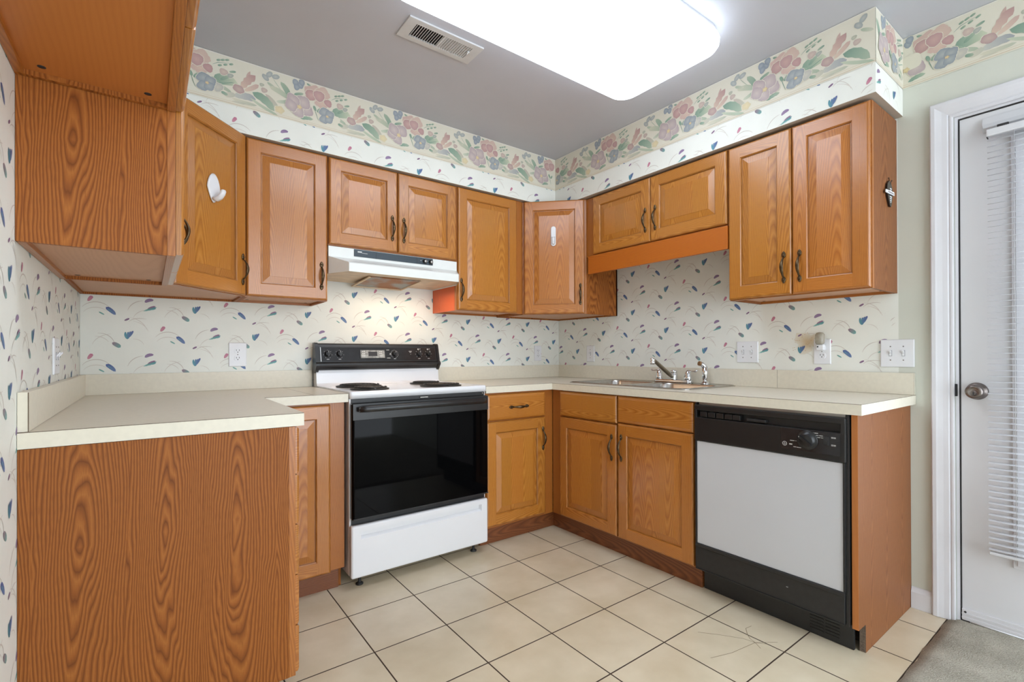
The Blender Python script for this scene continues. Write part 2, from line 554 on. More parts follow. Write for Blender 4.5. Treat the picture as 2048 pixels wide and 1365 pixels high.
# ------------------------------------------------------------------ printed wallpaper as geometry
class Print:
    """flat wall sheet plus its printed motifs; 2D (u, v, layer) is mapped on to the wall"""
    STEP = 0.00025

    def __init__(s, fmap):
        s.f = fmap
        s.v, s.c, s.fc = [], [], []
        s.n = 0
        s.clip = None

    def poly(s, pts, cols, layer=1):
        i0 = len(s.v)
        for p in pts:
            s.v.append(s.f(p[0], p[1], layer * s.STEP))
        if isinstance(cols, tuple):
            cols = [cols] * len(pts)
        k = 0.24 if layer >= 8 else 0.0          # the border print is paler than its pigments
        s.c += [lin(tuple(c[i] * (1 - k) + (226, 220, 198)[i] * k for i in range(3))) for c in cols]
        s.fc.append(list(range(i0, i0 + len(pts))))

    def rect(s, u0, u1, v0, v1, c, layer=0):
        s.poly([(u0, v0), (u1, v0), (u1, v1), (u0, v1)], c, layer)

    def blob(s, cx, cy, rx, ry, rot, lobes, amp, cc, ce, n=20, layer=2, ph=0.0):
        s.n += 1
        layer += (s.n % 40) * 0.02
        cr, sr = math.cos(rot), math.sin(rot)
        rim = []
        for i in range(n):
            a = 2 * PI * i / n
            k = 1 + amp * math.cos(lobes * a + ph) + amp * 0.45 * math.cos(3 * lobes * a + 2 * ph + 1)
            x, y = rx * k * math.cos(a), ry * k * math.sin(a)
            rim.append((cx + x * cr - y * sr, cy + x * sr + y * cr))
        for i in range(n):
            s.poly([(cx, cy), rim[i], rim[(i + 1) % n]], [cc, ce, ce], layer)

    def leaf(s, x0, y0, x1, y1, w, ca, cb, layer=2, bend=0.0, jag=0.0, n=8, fat=0.5):
        s.n += 1
        layer += (s.n % 40) * 0.02
        dx, dy = x1 - x0, y1 - y0
        L = math.hypot(dx, dy)
        ux, uy = dx / L, dy / L
        A, B, C = [], [], []
        for i in range(n + 1):
            t = i / n
            h = (w / 2) * min(1.0, (t ** (0.8 * fat)) * ((1 - t) ** (0.8 * (1 - fat))) * 1.75)
            if jag and i % 2:
                h *= 1 - jag
            bx = bend * math.sin(PI * t)
            px, py = x0 + dx * t - uy * bx, y0 + dy * t + ux * bx
            A.append((px - uy * h, py + ux * h))
            B.append((px + uy * h, py - ux * h))
            C.append(tuple(ca[k] * (1 - t) + cb[k] * t for k in range(3)))
        for i in range(n):
            s.poly([A[i], A[i + 1], B[i + 1], B[i]], [C[i], C[i + 1], C[i + 1], C[i]], layer)

    def stroke(s, pts, w, c, layer=1):
        if s.clip:
            (cx0, cy0), (cx1, cy1) = s.clip
            pts = [q for q in pts if cx0 + 0.003 < q[0] < cx1 - 0.003 and cy0 + 0.008 < q[1] < cy1 - 0.003]
            if len(pts) < 3:
                return
        s.n += 1
        layer += (s.n % 40) * 0.02
        n = len(pts)
        A, B = [], []
        for i in range(n):
            x0, y0 = pts[max(0, i - 1)]
            x1, y1 = pts[min(n - 1, i + 1)]
            L = math.hypot(x1 - x0, y1 - y0) or 1
            t = i / (n - 1)
            h = w / 2 * (0.35 + 0.65 * math.sin(PI * min(1, t * 1.05)))
            A.append((pts[i][0] - (y1 - y0) / L * h, pts[i][1] + (x1 - x0) / L * h))
            B.append((pts[i][0] + (y1 - y0) / L * h, pts[i][1] - (x1 - x0) / L * h))
        for i in range(n - 1):
            s.poly([A[i], A[i + 1], B[i + 1], B[i]], c, layer)

    def arc(s, x, y, r, a0, a1, w, c, sq=1.0):
        s.stroke([(x + r * math.cos(math.radians(a0 + (a1 - a0) * i / 9)), y + sq * r * math.sin(math.radians(a0 + (a1 - a0) * i / 9))) for i in range(10)], w, c, 1)

    def brushed(s, lo, hi, fu, fv, u_phase=0.0):
        """all-over brush-stroke print between lo and hi; fan motif at (fu, fv)"""
        DU, DV = 0.2655, 0.262
        s.clip = (lo, hi)
        MAG, PUR, BLU, TEA, GRN = (192, 122, 146), (140, 114, 152), (104, 124, 166), (98, 158, 168), (110, 162, 152)
        for i in range(-14, 15):
            for j in range(-6, 7):
                cu, cv = fu + i * DU, fv + j * DV + (DV / 2 if i % 2 else 0)

                def ok(x, y, m=0.02):
                    return lo[0] + m < cu + x < hi[0] - m and lo[1] + m < cv + y < hi[1] - m
                rnd = random.Random(i * 37 + j * 101)

                def jt(a):
                    return a + rnd.uniform(-0.0012, 0.0012)
                if ok(0, 0):                                    # the fan
                    b = (cu - 0.004, cv - 0.022)
                    s.leaf(b[0], b[1], cu - 0.011, cv + 0.013, 0.009, TEA, (84, 140, 158), 2, 0.003)
                    s.leaf(b[0], b[1], cu - 0.001, jt(cv + 0.014), 0.009, TEA, (90, 122, 160), 3)
                    s.leaf(b[0], b[1], cu + 0.008, jt(cv + 0.016), 0.010, (84, 140, 160), BLU, 4)
                    s.leaf(b[0] + 0.004, b[1] + 0.008, cu + 0.018, jt(cv + 0.018), 0.010, (96, 130, 168), (88, 100, 150), 5)
                if ok(-0.135, -0.101):                          # magenta seed
                    x, y = cu - 0.135, cv - 0.101
                    s.leaf(x - 0.009, y - 0.013, x + 0.007, y + 0.012, 0.014, (200, 140, 156), MAG, 2, fat=0.65)
                if ok(-0.062, -0.152):                          # blue leaf
                    x, y = cu - 0.062, cv - 0.152
                    s.leaf(x - 0.019, y + 0.015, x + 0.016, y - 0.020, 0.017, (80, 96, 150), (110, 134, 176), 2, 0.002, fat=0.4)
                    s.leaf(x - 0.014, y + 0.008, x + 0.010, y - 0.012, 0.006, (96, 150, 166), BLU, 3)
                if ok(-0.096, -0.166):
                    x, y = cu - 0.096, cv - 0.166
                    s.leaf(x - 0.010, y + 0.006, x + 0.010, y - 0.007, 0.006, GRN, (130, 180, 176), 2)
                if ok(0.078, -0.098):                           # purple cap
                    x, y = cu + 0.078, cv - 0.098
                    s.leaf(x - 0.018, y - 0.009, x + 0.017, y + 0.004, 0.015, (150, 130, 160), PUR, 2, 0.004, fat=0.5)
                if ok(0.083, -0.137):                           # green and purple streaks
                    x, y = cu + 0.083, cv - 0.137
                    s.leaf(x - 0.028, y - 0.013, x + 0.022, y + 0.002, 0.010, (150, 196, 186), TEA, 2, 0.002, 0.2, fat=0.6)
                    s.leaf(x - 0.018, y - 0.008, x + 0.024, y + 0.008, 0.008, GRN, (90, 140, 150), 3, 0.002, 0.2, fat=0.6)
                    s.leaf(x - 0.012, y - 0.001, x + 0.020, y + 0.013, 0.007, (150, 120, 150), (150, 104, 136), 4, 0.002, 0.2, fat=0.6)
                if ok(-0.042, -0.048):                          # small oval
                    x, y = cu - 0.042, cv - 0.048
                    s.leaf(x - 0.017, y + 0.010, x + 0.014, y - 0.012, 0.018, (146, 116, 130), (116, 172, 166), 2, 0.001, fat=0.55)
                if ok(-0.005, 0.071):                           # little purple seed
                    x, y = cu - 0.005, cv + 0.071
                    s.leaf(x - 0.010, y - 0.006, x + 0.009, y + 0.005, 0.008, (140, 120, 140), (132, 92, 132), 2)
                G1, G2 = (208, 201, 192), (217, 211, 202)
                if True:
                    s.arc(cu - 0.052, cv - 0.060, 0.078, 98, 168, 0.0030, G2, 0.8)
                    s.arc(cu - 0.010, cv + 0.010, 0.080, 12, 80, 0.0030, G2, 0.9)
                    s.arc(cu + 0.005, cv + 0.000, 0.072, 15, 80, 0.0026, G2, 0.9)
                    s.arc(cu + 0.045, cv + 0.055, 0.045, 60, 165, 0.0030, G1, 0.5)
                    s.arc(cu - 0.115, cv - 0.165, 0.055, 35, 150, 0.0035, G1, 0.9)
                    s.arc(cu - 0.115, cv - 0.185, 0.050, 40, 150, 0.003, G2, 0.9)
                    s.arc(cu - 0.105, cv - 0.050, 0.055, 5, 95, 0.0035, G1, 1.0)
                    s.arc(cu - 0.115, cv - 0.060, 0.050, 30, 95, 0.003, G2, 1.0)
                    s.arc(cu + 0.06, cv - 0.165, 0.065, 95, 165, 0.0035, G1, 1.0)
                    s.arc(cu + 0.07, cv - 0.20, 0.055, 95, 160, 0.003, G2, 1.0)
                    s.arc(cu + 0.02, cv - 0.060, 0.040, 20, 95, 0.0025, G2, 1.0)
                    for q in range(16):
                        x, y = cu + rnd.uniform(-0.13, 0.13), cv + rnd.uniform(-0.12, 0.10)
                        if ok(x - cu, y - cv):
                            s.poly([(x, y), (x + 0.0016, y + 0.0004), (x + 0.0008, y + 0.0015)], (186, 182, 172), 1)

    def border(s, u0, u1, v0, v1, pu):
        """floral border; a pink bloom stands at u = pu, repeating every 0.5225"""
        s.clip = None
        CR = (224, 219, 202)
        s.rect(u0, u1, v0, v1, CR, 6)
        s.rect(u0, u1, v0 + 0.005, v0 + 0.0075, (206, 186, 158), 7)
        s.rect(u0, u1, v0 + 0.014, v0 + 0.0155, (212, 196, 168), 7)
        s.rect(u0, u1, v1 - 0.004, v1, (232, 228, 216), 7)
        PKD, PU, PUL = (170, 126, 128), (168, 148, 158), (198, 182, 180)
        BL, BLL, GR, GRD, GY = (122, 134, 150), (160, 168, 172), (152, 172, 150), (96, 136, 120), (140, 146, 158)
        W = 0.5225
        i0, i1 = int((u0 - pu) / W) - 2, int((u1 - pu) / W) + 2
        for i in range(i0, i1 + 1):
            c = pu + i * W
            z = v0 - 2.245

            def ok(x, m):
                return u0 + m < c + x < u1 - m

            def B(x, y, rx, ry, rot, lb, am, cc, ce, ly, ph=0.0, n=20):
                if ok(x, max(rx, ry) * 0.9):
                    if rx > 0.012 and ly < 17:
                        s.blob(c + x, y + z, rx + 0.0022, ry + 0.0022, rot, lb, am, CR, CR, n, ly - 0.5, ph)
                    s.blob(c + x, y + z, rx, ry, rot, lb, am, cc, ce, max(n, 26), ly, ph)

            def F(x0, y0, x1, y1, w, ca, cb, ly=8, bend=0.0, jag=0.0, fat=0.5):
                if ok(min(x0, x1), 0.001) and ok(max(x0, x1), 0.001):
                    s.leaf(c + x0, y0 + z, c + x1, y1 + z, w, ca, cb, ly, bend, jag, 8, fat)

            def K(pts, w, col, ly=8):
                if all(ok(p[0], 0.001) for p in pts):
                    s.stroke([(c + p[0], p[1] + z) for p in pts], w, col, ly)
            # leaves behind
            F(0.075, 2.335, 0.175, 2.350, 0.050, GRD, (196, 204, 176), 8, 0.010, fat=0.42)
            F(0.090, 2.325, 0.150, 2.300, 0.016, (186, 190, 170), GR, 8)
            F(-0.165, 2.420, -0.120, 2.345, 0.026, GR, GRD, 8, 0.006)
            F(-0.125, 2.375, -0.095, 2.345, 0.020, GRD, GR, 9)
            F(-0.215, 2.380, -0.130, 2.350, 0.026, (204, 202, 180), GR, 8, 0.006)
            F(-0.075, 2.268, -0.015, 2.280, 0.018, GRD, GR, 8, 0.004, 0.15)
            F(0.155, 2.290, 0.250, 2.300, 0.034, (190, 192, 184), GY, 8, 0.006, 0.1, fat=0.6)
            F(0.120, 2.280, 0.165, 2.296, 0.024, (206, 200, 182), (184, 186, 172), 8)
            F(0.150, 2.275, 0.255, 2.272, 0.016, (214, 208, 186), (170, 178, 160), 8, -0.003)
            F(0.235, 2.330, 0.330, 2.268, 0.040, GRD, GR, 9, 0.012, 0.12, fat=0.45)
            F(0.225, 2.300, 0.345, 2.252, 0.014, (186, 196, 172), GR, 8, -0.004)
            F(0.290, 2.340, 0.352, 2.268, 0.022, (186, 170, 160), (176, 184, 164), 8, 0.006)
            F(-0.060, 2.395, -0.105, 2.378, 0.014, GR, GRD, 8)
            F(0.062, 2.345, 0.104, 2.322, 0.018, GRD, GR, 8, 0.003)
            F(-0.135, 2.335, -0.185, 2.318, 0.016, GR, (200, 204, 184), 8, 0.003)
            F(-0.180, 2.375, -0.225, 2.398, 0.014, (200, 200, 180), GR, 8)
            F(-0.045, 2.452, -0.020, 2.440, 0.010, GRD, GR, 8)
            F(0.105, 2.345, 0.140, 2.372, 0.014, GRD, GR, 9)
            F(0.150, 2.262, 0.210, 2.266, 0.010, (206, 200, 184), (176, 182, 166), 8)
            # tulip
            F(0.186, 2.330, 0.248, 2.412, 0.036, (214, 186, 168), PKD, 9, 0.004, 0.28, fat=0.62)
            F(0.194, 2.335, 0.226, 2.425, 0.014, (210, 184, 166), (186, 150, 146), 8, 0.0, 0.2, fat=0.7)
            F(0.200, 2.325, 0.262, 2.372, 0.020, (216, 192, 172), (192, 156, 150), 8, -0.002, fat=0.6)
            # stem and rose bud
            K([(0.085, 2.330), (0.115, 2.332), (0.150, 2.346), (0.160, 2.348)], 0.0035, GRD)
            B(0.178, 2.326, 0.024, 0.019, -0.3, 5, 0.05, (190, 164, 156), (166, 132, 136), 9)
            # small bud group right
            B(0.285, 2.355, 0.014, 0.012, 0.2, 3, 0.08, (196, 176, 166), (176, 154, 150), 8)
            B(0.275, 2.378, 0.010, 0.008, 0.3, 3, 0.08, (186, 186, 170), (160, 166, 150), 8)
            # grey buds upper left
            for x, y, r in ((-0.215, 2.438, 0.9), (-0.187, 2.436, 0.4), (-0.232, 2.418, 2.4)):
                B(x, y, 0.017, 0.012, r, 2, 0.05, (176, 180, 178), (140, 150, 156), 9)
            K([(-0.200, 2.425), (-0.185, 2.405), (-0.155, 2.370)], 0.003, GR)
            # little sprig right of the rose
            K([(0.075, 2.405), (0.095, 2.420), (0.140, 2.432)], 0.0025, GRD)
            for x, y in ((0.098, 2.432), (0.115, 2.438), (0.132, 2.444), (0.103, 2.410), (0.125, 2.420), (0.148, 2.430)):
                F(x - 0.008, y - 0.004, x + 0.009, y + 0.004, 0.009, GRD, GR, 9)
            B(0.118, 2.385, 0.017, 0.015, 0.2, 3, 0.08, (206, 184, 172), (184, 160, 156), 9)
            B(0.145, 2.376, 0.013, 0.010, 0.5, 3, 0.08, (176, 178, 170), (146, 156, 152), 9)
            F(0.140, 2.392, 0.168, 2.402, 0.010, GR, GRD, 9)
            # small blue bloom
            for x, y in ((-0.098, 2.440), (-0.074, 2.432), (-0.092, 2.418), (-0.068, 2.448)):
                B(x, y, 0.016, 0.014, x * 20, 3, 0.06, (150, 160, 172), (116, 130, 150), 9)
            # big pink rose
            B(-0.010, 2.412, 0.048, 0.040, 0.2, 5, 0.09, (206, 176, 164), (200, 164, 158), 10, 0.3, 24)
            B(0.032, 2.424, 0.034, 0.032, 0.0, 4, 0.10, (210, 182, 168), (204, 172, 162), 11, 0.9, 24)
            B(-0.022, 2.400, 0.032, 0.026, 0.4, 3, 0.08, (198, 154, 152), PKD, 12, 0.2, 24)
            B(0.014, 2.406, 0.027, 0.027, 0.9, 3, 0.08, (196, 152, 150), (176, 132, 136), 13, 1.0, 24)
            B(0.030, 2.372, 0.036, 0.024, 0.2, 4, 0.10, (214, 184, 168), (200, 164, 158), 11, 0.1, 24)
            B(0.058, 2.382, 0.018, 0.020, 0.9, 3, 0.08, (188, 142, 144), (174, 128, 132), 12)
            # purple pansy
            for x, y, rx, ry in ((-0.108, 2.345, 0.036, 0.028), (-0.062, 2.350, 0.034, 0.032), (-0.048, 2.318, 0.034, 0.030), (-0.088, 2.300, 0.032, 0.026), (-0.118, 2.320, 0.030, 0.026)):
                B(x, y, rx, ry, x * 9, 4, 0.07, PUL, PU, 13 + int(abs(x) * 20), 0.4, 24)
            B(-0.080, 2.322, 0.011, 0.010, 0, 5, 0.2, (226, 206, 150), (206, 180, 132), 17)
            # blue pansy
            for x, y, rx, ry in ((0.040, 2.332, 0.028, 0.022), (0.066, 2.324, 0.024, 0.022), (0.040, 2.296, 0.026, 0.021), (0.062, 2.300, 0.022, 0.019)):
                B(x, y, rx, ry, x * 11, 4, 0.07, BLL, BL, 14, 0.4, 22)
            B(0.095, 2.308, 0.022, 0.020, 0.4, 3, 0.10, (200, 196, 184), (176, 176, 172), 13)
            B(0.054, 2.313, 0.007, 0.006, 0, 5, 0.2, (226, 206, 150), (206, 176, 132), 17)
            # short stems between the blooms
            K([(-0.010, 2.345), (0.000, 2.310), (0.010, 2.282)], 0.003, GRD, 12)
            F(-0.012, 2.350, -0.002, 2.325, 0.013, GRD, (120, 150, 130), 13)
            F(0.004, 2.322, 0.022, 2.345, 0.013, GRD, GR, 13)
            F(0.108, 2.292, 0.135, 2.284, 0.014, GRD, GR, 9)
            # yellow bloom
            B(-0.170, 2.282, 0.021, 0.018, 0.0, 5, 0.10, (224, 206, 160), (212, 196, 156), 9)

    def build(s, name, mat):
        me = bpy.data.meshes.new(name)
        me.from_pydata(s.v, [], s.fc)
        at = me.color_attributes.new('print', 'FLOAT_COLOR', 'POINT')
        flat = [x for c in s.c for x in c]
        at.data.foreach_set('color', flat)
        me.materials.append(mat)
        o = bpy.data.objects.new(name, me)
        COL.objects.link(o)
        return o


def join_mesh(dst, src):
    """pour src (a Print sheet) into dst so that the wall and its paper are one object"""
    bm = bmesh.new()
    base = len(dst.data.materials)
    bm.from_mesh(dst.data)
    for f in bm.faces:
        f.tag = True
    bm.from_mesh(src.data)
    for f in bm.faces:
        if not f.tag:
            f.material_index = base
    bm.to_mesh(dst.data)
    bm.free()
    dst.data.materials.append(src.data.materials[0])
    me = src.data
    bpy.data.objects.remove(src)
    bpy.data.meshes.remove(me)


# ------------------------------------------------------------------ room shell
XL, YF, H = -2.882, -4.7, 2.465      # left wall, front end of the room, ceiling
WP = (236, 237, 229)                 # wallpaper ground
ZS = 2.127                           # underside of the soffits

b = MB()
b.box(XL - 0.12, 0.12, 0.0005, 0.12, -0.02, H + 0.1, PAINT)
wall_back = b.build('wall_back')
p = Print(lambda u, v, d: (u, -d, v))
p.rect(XL + 0.001, -0.001, 0.0, ZS, WP)
p.brushed((XL, 0.9), (0, 1.72), -2.446, 1.322)
join_mesh(wall_back, p.build('paper', PAPER))
tag(wall_back, 'back wall with cream wallpaper of small teal and purple brush strokes', kind='structure')

b = MB()
b.box(XL - 0.12, XL - 0.0005, YF, 0.0, -0.02, H + 0.1, PAINT)
wall_left = b.build('wall_left')
p = Print(lambda u, v, d: (XL + d, u, v))
p.rect(YF, -0.001, 0.0, H - 0.001, WP)
p.brushed((-3.2, 0.1), (0, 2.3), -0.30, 1.28)
join_mesh(wall_left, p.build('paper', PAPER))
tag(wall_left, 'left wall with the brush stroke wallpaper', kind='structure')

DY0, DY1, DZ1 = -2.392, -3.306, 2.056          # door opening
b = MB()
b.box(0.0005, 0.12, DY0, 0.0, -0.02, H + 0.1, PAINT)
b.box(0.0005, 0.12, YF, DY1, -0.02, H + 0.1, PAINT)
b.box(0.0005, 0.12, DY1, DY0, DZ1, H + 0.1, PAINT)
wall_right = b.build('wall_right')
p = Print(lambda u, v, d: (-d, -u, v))
p.rect(0.001, 2.205, 0.0, ZS, WP)
p.brushed((0, 0.9), (2.205, 1.75), 1.0105, 1.246)
p.border(2.2245, 4.6, 2.245, 2.463, 2.84)
# water stain beside the night light
p.blob(1.835, 1.150, 0.060, 0.050, 0.3, 3, 0.25, (218, 196, 158), (229, 224, 210), 22, 1)
for q in range(26):
    x, y = 1.83 + random.uniform(-0.07, 0.05), 1.15 + random.uniform(-0.05, 0.05)
    p.poly([(x, y), (x + 0.004, y + 0.001), (x + 0.003, y + 0.003), (x, y + 0.002)], (196, 150, 90), 2)
join_mesh(wall_right, p.build('paper', PAPER))
tag(wall_right, 'right wall, wallpapered over the sink and painted pale green beside the door', kind='structure')

b = MB()
b.box(XL - 0.12, -2.30, YF - 0.12, YF - 0.001, -0.02, H + 0.1, PAINT)  # added out of view to narrow the daylight entering behind the camera
tag(b.build('wall_baffle'), 'unseen plain wall added behind the viewer to limit daylight from the open end', kind='structure')
b = MB()
b.box(XL - 0.12, 0.12, YF, 0.12, -0.12, 0.0, TILE)
for pts in (((-0.700, -1.905), (-0.735, -1.90), (-0.770, -1.925), (-0.790, -1.945), (-0.800, -1.97)),
            ((-0.910, -1.80), (-0.86, -1.86), (-0.810, -1.93), (-0.800, -1.97)),
            ((-1.020, -1.92), (-0.93, -1.95), (-0.800, -1.97), (-0.730, -2.02)),
            ((-0.800, -1.97), (-0.820, -2.0)),
            ((-0.800, -1.97), (-0.775, -2.0))):
    for (x0, y0), (x1, y1) in zip(pts[:-1], pts[1:]):
        L = math.hypot(x1 - x0, y1 - y0)
        ox, oy = -(y1 - y0) / L * 0.0009, (x1 - x0) / L * 0.0009
        b.quad([(x0 + ox, y0 + oy, 0.0003), (x0 - ox, y0 - oy, 0.0003), (x1 - ox, y1 - oy, 0.0003), (x1 + ox, y1 + oy, 0.0003)], CRACK)
floor = tag(b.build('floor'), 'cream square ceramic floor tiles with dark grout, one tile cracked', kind='structure')

b = MB()
b.box(XL - 0.12, 0.12, YF, 0.12, H, H + 0.1, CEIL)
tag(b.build('ceiling'), 'grey white painted ceiling', kind='structure')

# soffits
b = MB()
b.box(XL + 0.0005, -0.0005, -0.339, -0.0005, ZS, H - 0.0005, SOFB)
so = b.build('trim_1')
p = Print(lambda u, v, d: (u, -0.339 - 0.0002 - d, v))
p.rect(XL, -0.339, ZS + 0.0003, H - 0.0006, WP)
p.brushed((XL, ZS - 0.005), (-0.34, 2.30), -2.449, 2.150)
p.border(XL + 0.3, -0.3395, 2.245, 2.463, -1.435)
join_mesh(so, p.build('paper', PAPER))
tag(so, 'soffit over the range side cabinets with floral wallpaper border', kind='structure')

b = MB()
b.box(-0.339, -0.0005, -2.224, -0.3395, ZS, H - 0.0005, SOFB)
so = b.build('trim_2')
p = Print(lambda u, v, d: (-0.339 - 0.0002 - d, -u, v))
p.rect(0.3395, 2.2245, ZS + 0.0003, H - 0.0006, WP)
p.brushed((0.34, ZS - 0.005), (2.224, 2.30), 1.0105, 2.150)
p.border(0.3395, 2.2245, 2.245, 2.463, 1.355)
join_mesh(so, p.build('paper', PAPER))
p = Print(lambda u, v, d: (u, -2.224 - 0.0002 - d, v))
p.rect(-0.3392, -0.0005, ZS + 0.0003, H - 0.0006, WP)
p.brushed((-0.339, ZS - 0.005), (0, 2.30), -0.12, 2.185)
p.border(-0.3392, -0.0005, 2.245, 2.463, -0.17)
join_mesh(so, p.build('paper', PAPER))
tag(so, 'soffit over the sink side cabinets with floral wallpaper border', kind='structure')

b = MB()
b.box(XL + 0.0005, -2.543, -2.7, -0.3395, ZS, H - 0.0005, SOFB)
so = b.build('trim_3')
p = Print(lambda u, v, d: (-2.543 + 0.0002 + d, u, v))
p.rect(-2.7, -0.3395, ZS + 0.0003, H - 0.0006, WP)
p.brushed((-2.7, ZS - 0.005), (-0.34, 2.30), -1.1, 2.185)
p.border(-2.7, -0.3395, 2.245, 2.463, -1.2)
join_mesh(so, p.build('paper', PAPER))
tag(so, 'soffit over the left wall cabinets', kind='structure')

# carpet beyond the tile
b = MB()
nx, ny = 44, 60
X0, X1, Y0, Y1 = -2.2, -0.002, YF, -2.366
vs = []
for i in range(nx + 1):
    row = []
    for j in range(ny + 1):
        x = X0 + (X1 - X0) * i / nx
        y = Y0 + (Y1 - Y0) * j / ny
        e = min(1.0, (Y1 - y) / 0.03)
        if j == ny:
            y += random.uniform(-0.006, 0.004)
        row.append(b.bm.verts.new((x, y, 0.002 + 0.011 * e ** 0.5 + random.uniform(-0.0012, 0.0012))))
    vs.append(row)
fs = [b.bm.faces.new([vs[i][j], vs[i + 1][j], vs[i + 1][j + 1], vs[i][j + 1]]) for i in range(nx) for j in range(ny)]
sk = []
for i in range(nx):
    a, c = vs[i][ny], vs[i + 1][ny]
    sk.append(b.bm.faces.new([a, c, b.bm.verts.new((c.co.x, c.co.y, 0.0004)), b.bm.verts.new((a.co.x, a.co.y, 0.0004))]))
b.dress(fs + sk, CARPET, smooth=True)
tag(b.build('carpet'), 'worn grey beige carpet in front of the white door', 'carpet')

# baseboard, door casing, threshold, door
b = MB()
b.prism([(-0.0005, -2.2465, 0.0005), (-0.013, -2.2465, 0.0005), (-0.013, -2.2465, 0.070), (-0.010, -2.2465, 0.078), (-0.006, -2.2465, 0.088), (-0.0005, -2.2465, 0.090)], (0, -0.070, 0), TRIM)
tag(b.build('baseboard_right'), 'short white baseboard between end panel and door casing', kind='structure')


def casing_profile(b, path):
    """path of (y, z) inner corners with outward directions, moulded casing on the wall x = 0"""
    prof = [(0.0, 0.0), (0.0, 0.010), (0.004, 0.012), (0.010, 0.012), (0.014, 0.009), (0.018, 0.013), (0.034, 0.015), (0.050, 0.019), (0.056, 0.021), (0.068, 0.021), (0.072, 0.018), (0.072, 0.0)]
    lp = []
    for (y, z), (oy, oz) in path:
        lp.append([(-0.0005 - t, y + oy * w, z + oz * w) for w, t in prof])
    b.rings(lp, TRIM, smooth=False, closed=True)


b = MB()
ci = DY0 + 0.002
casing_profile(b, [((ci, 0.0015), (1, 0)), ((ci, DZ1 - 0.001), (1, 1)), ((DY1 - 0.002, DZ1 - 0.001), (-1, 1)), ((DY1 - 0.002, 0.0015), (-1, 0))])
# jamb lining and stop
b.box(0.0, 0.118, DY0 - 0.0105, DY0 - 0.0005, 0.0, DZ1 - 0.0005, TRIM)
b.box(0.0, 0.118, DY1 + 0.0005, DY1 + 0.012, 0.0, DZ1 - 0.0005, TRIM)
b.box(0.0, 0.118, DY1 + 0.012, DY0 - 0.0105, DZ1 - 0.0105, DZ1 - 0.0005, TRIM)
b.box(0.003, 0.060, DY0 - 0.0148, DY0 - 0.0107, 0.013, DZ1 - 0.0155, BRUSH)
b.box(0.003, 0.060, DY1 + 0.013, DY0 - 0.0148, DZ1 - 0.0152, DZ1 - 0.0107, BRUSH)
tag(b.build('trim_4'), 'white moulded door casing', kind='structure')
b = MB()
b.box(0.002, 0.118, DY1 + 0.0125, DY0 - 0.011, 0.0005, 0.012, BLACKS, bev=0.003)
b.tube([(-0.004, DY0 - 0.04, 0.017), (-0.004, DY0 - 0.11, 0.017), (-0.002, DY0 - 0.20, 0.017)], 0.0025, PLATE, seg=6)
tag(b.build('trim_5'), 'dark door threshold at the carpet', kind='structure')

door = bpy.data.objects.new('door_1', None)
COL.objects.link(door)
tag(door, 'white exterior door with a tall glass light behind a mini blind', kind='structure')
D0, D1 = DY0 - 0.0155, DY1 + 0.015
GY0, GY1, GZ0, GZ1 = -2.600, -3.100, 0.320, 1.880      # glass
b = MB()
for y0, y1, z0, z1 in ((D0, GY0, 0.016, DZ1 - 0.016), (GY1, D1, 0.016, DZ1 - 0.016), (GY0, GY1, 0.016, GZ0), (GY0, GY1, GZ1, DZ1 - 0.016)):
    b.box(0.006, 0.050, min(y0, y1), max(y0, y1), z0, z1, DOORW)
b.build('leaf', door)
b = MB()
for k, (w, t) in enumerate(((0.046, 0.010), (0.034, 0.016), (0.010, 0.008))):
    o = 0.0 if k < 2 else -0.012
    y0, y1, z0, z1 = GY0 + w + o * 0, GY1 - w, GZ0 - w, GZ1 + w
    iy0, iy1, iz0, iz1 = (GY0 - 0.002, GY1 + 0.002, GZ0 + 0.002, GZ1 - 0.002)
    b.box(0.006 - t, 0.0058, iy0, y0, z0, z1, TRIM, bev=0.002)
    b.box(0.006 - t, 0.0058, y1, iy1, z0, z1, TRIM, bev=0.002)
    b.box(0.006 - t, 0.0058, iy1, iy0, z0, iz0, TRIM, bev=0.002)
    b.box(0.006 - t, 0.0058, iy1, iy0, iz1, z1, TRIM, bev=0.002)
b.build('glazing_frame', door)
b = MB()
b.box(0.024, 0.030, GY1 + 0.001, GY0 - 0.001, GZ0 + 0.001, GZ1 - 0.001, GLASS)
b.build('glass_pane', door)
b = MB()
b.box(-0.002, 0.0058, D1, D0, 0.016, 0.062, TRIM, bev=0.0015)
b.box(-0.0045, -0.002, D1, D0, 0.040, 0.046, TRIM)
b.box(-0.0045, -0.002, D1, D0, 0.024, 0.030, TRIM)
b.lathe([(0.0, 0.0), (0.004, 0.0005), (0.004, 0.002)], SLOT, (-0.002, -2.418, 0.050), '-x', 12)
b.build('door_sweep', door)
b = MB()
KY, KZ = -2.455, 0.942
b.lathe([(0.0, 0.0), (0.034, 0.0), (0.034, 0.003), (0.030, 0.007), (0.016, 0.010), (0.012, 0.014), (0.011, 0.026), (0.018, 0.031), (0.027, 0.038), (0.0285, 0.048), (0.026, 0.058), (0.018, 0.062), (0.016, 0.0605), (0.0, 0.0605)], KNOBM, (0.0055, KY, KZ), '-x', 32)
b.tube([(-0.0560, KY, KZ - 0.006), (-0.0590, KY, KZ - 0.006)], 0.0075, KNOBM, seg=12)
b.box(-0.064, -0.057, KY - 0.0016, KY + 0.0016, KZ - 0.012, KZ, SLOT)
b.build('door_knob', door)
b = MB()
b.box(-0.004, 0.004, DY0 - 0.006, DY0 + 0.003, 0.918, 0.968, SLOT, bev=0.002)
b.build('strike_plate', door)

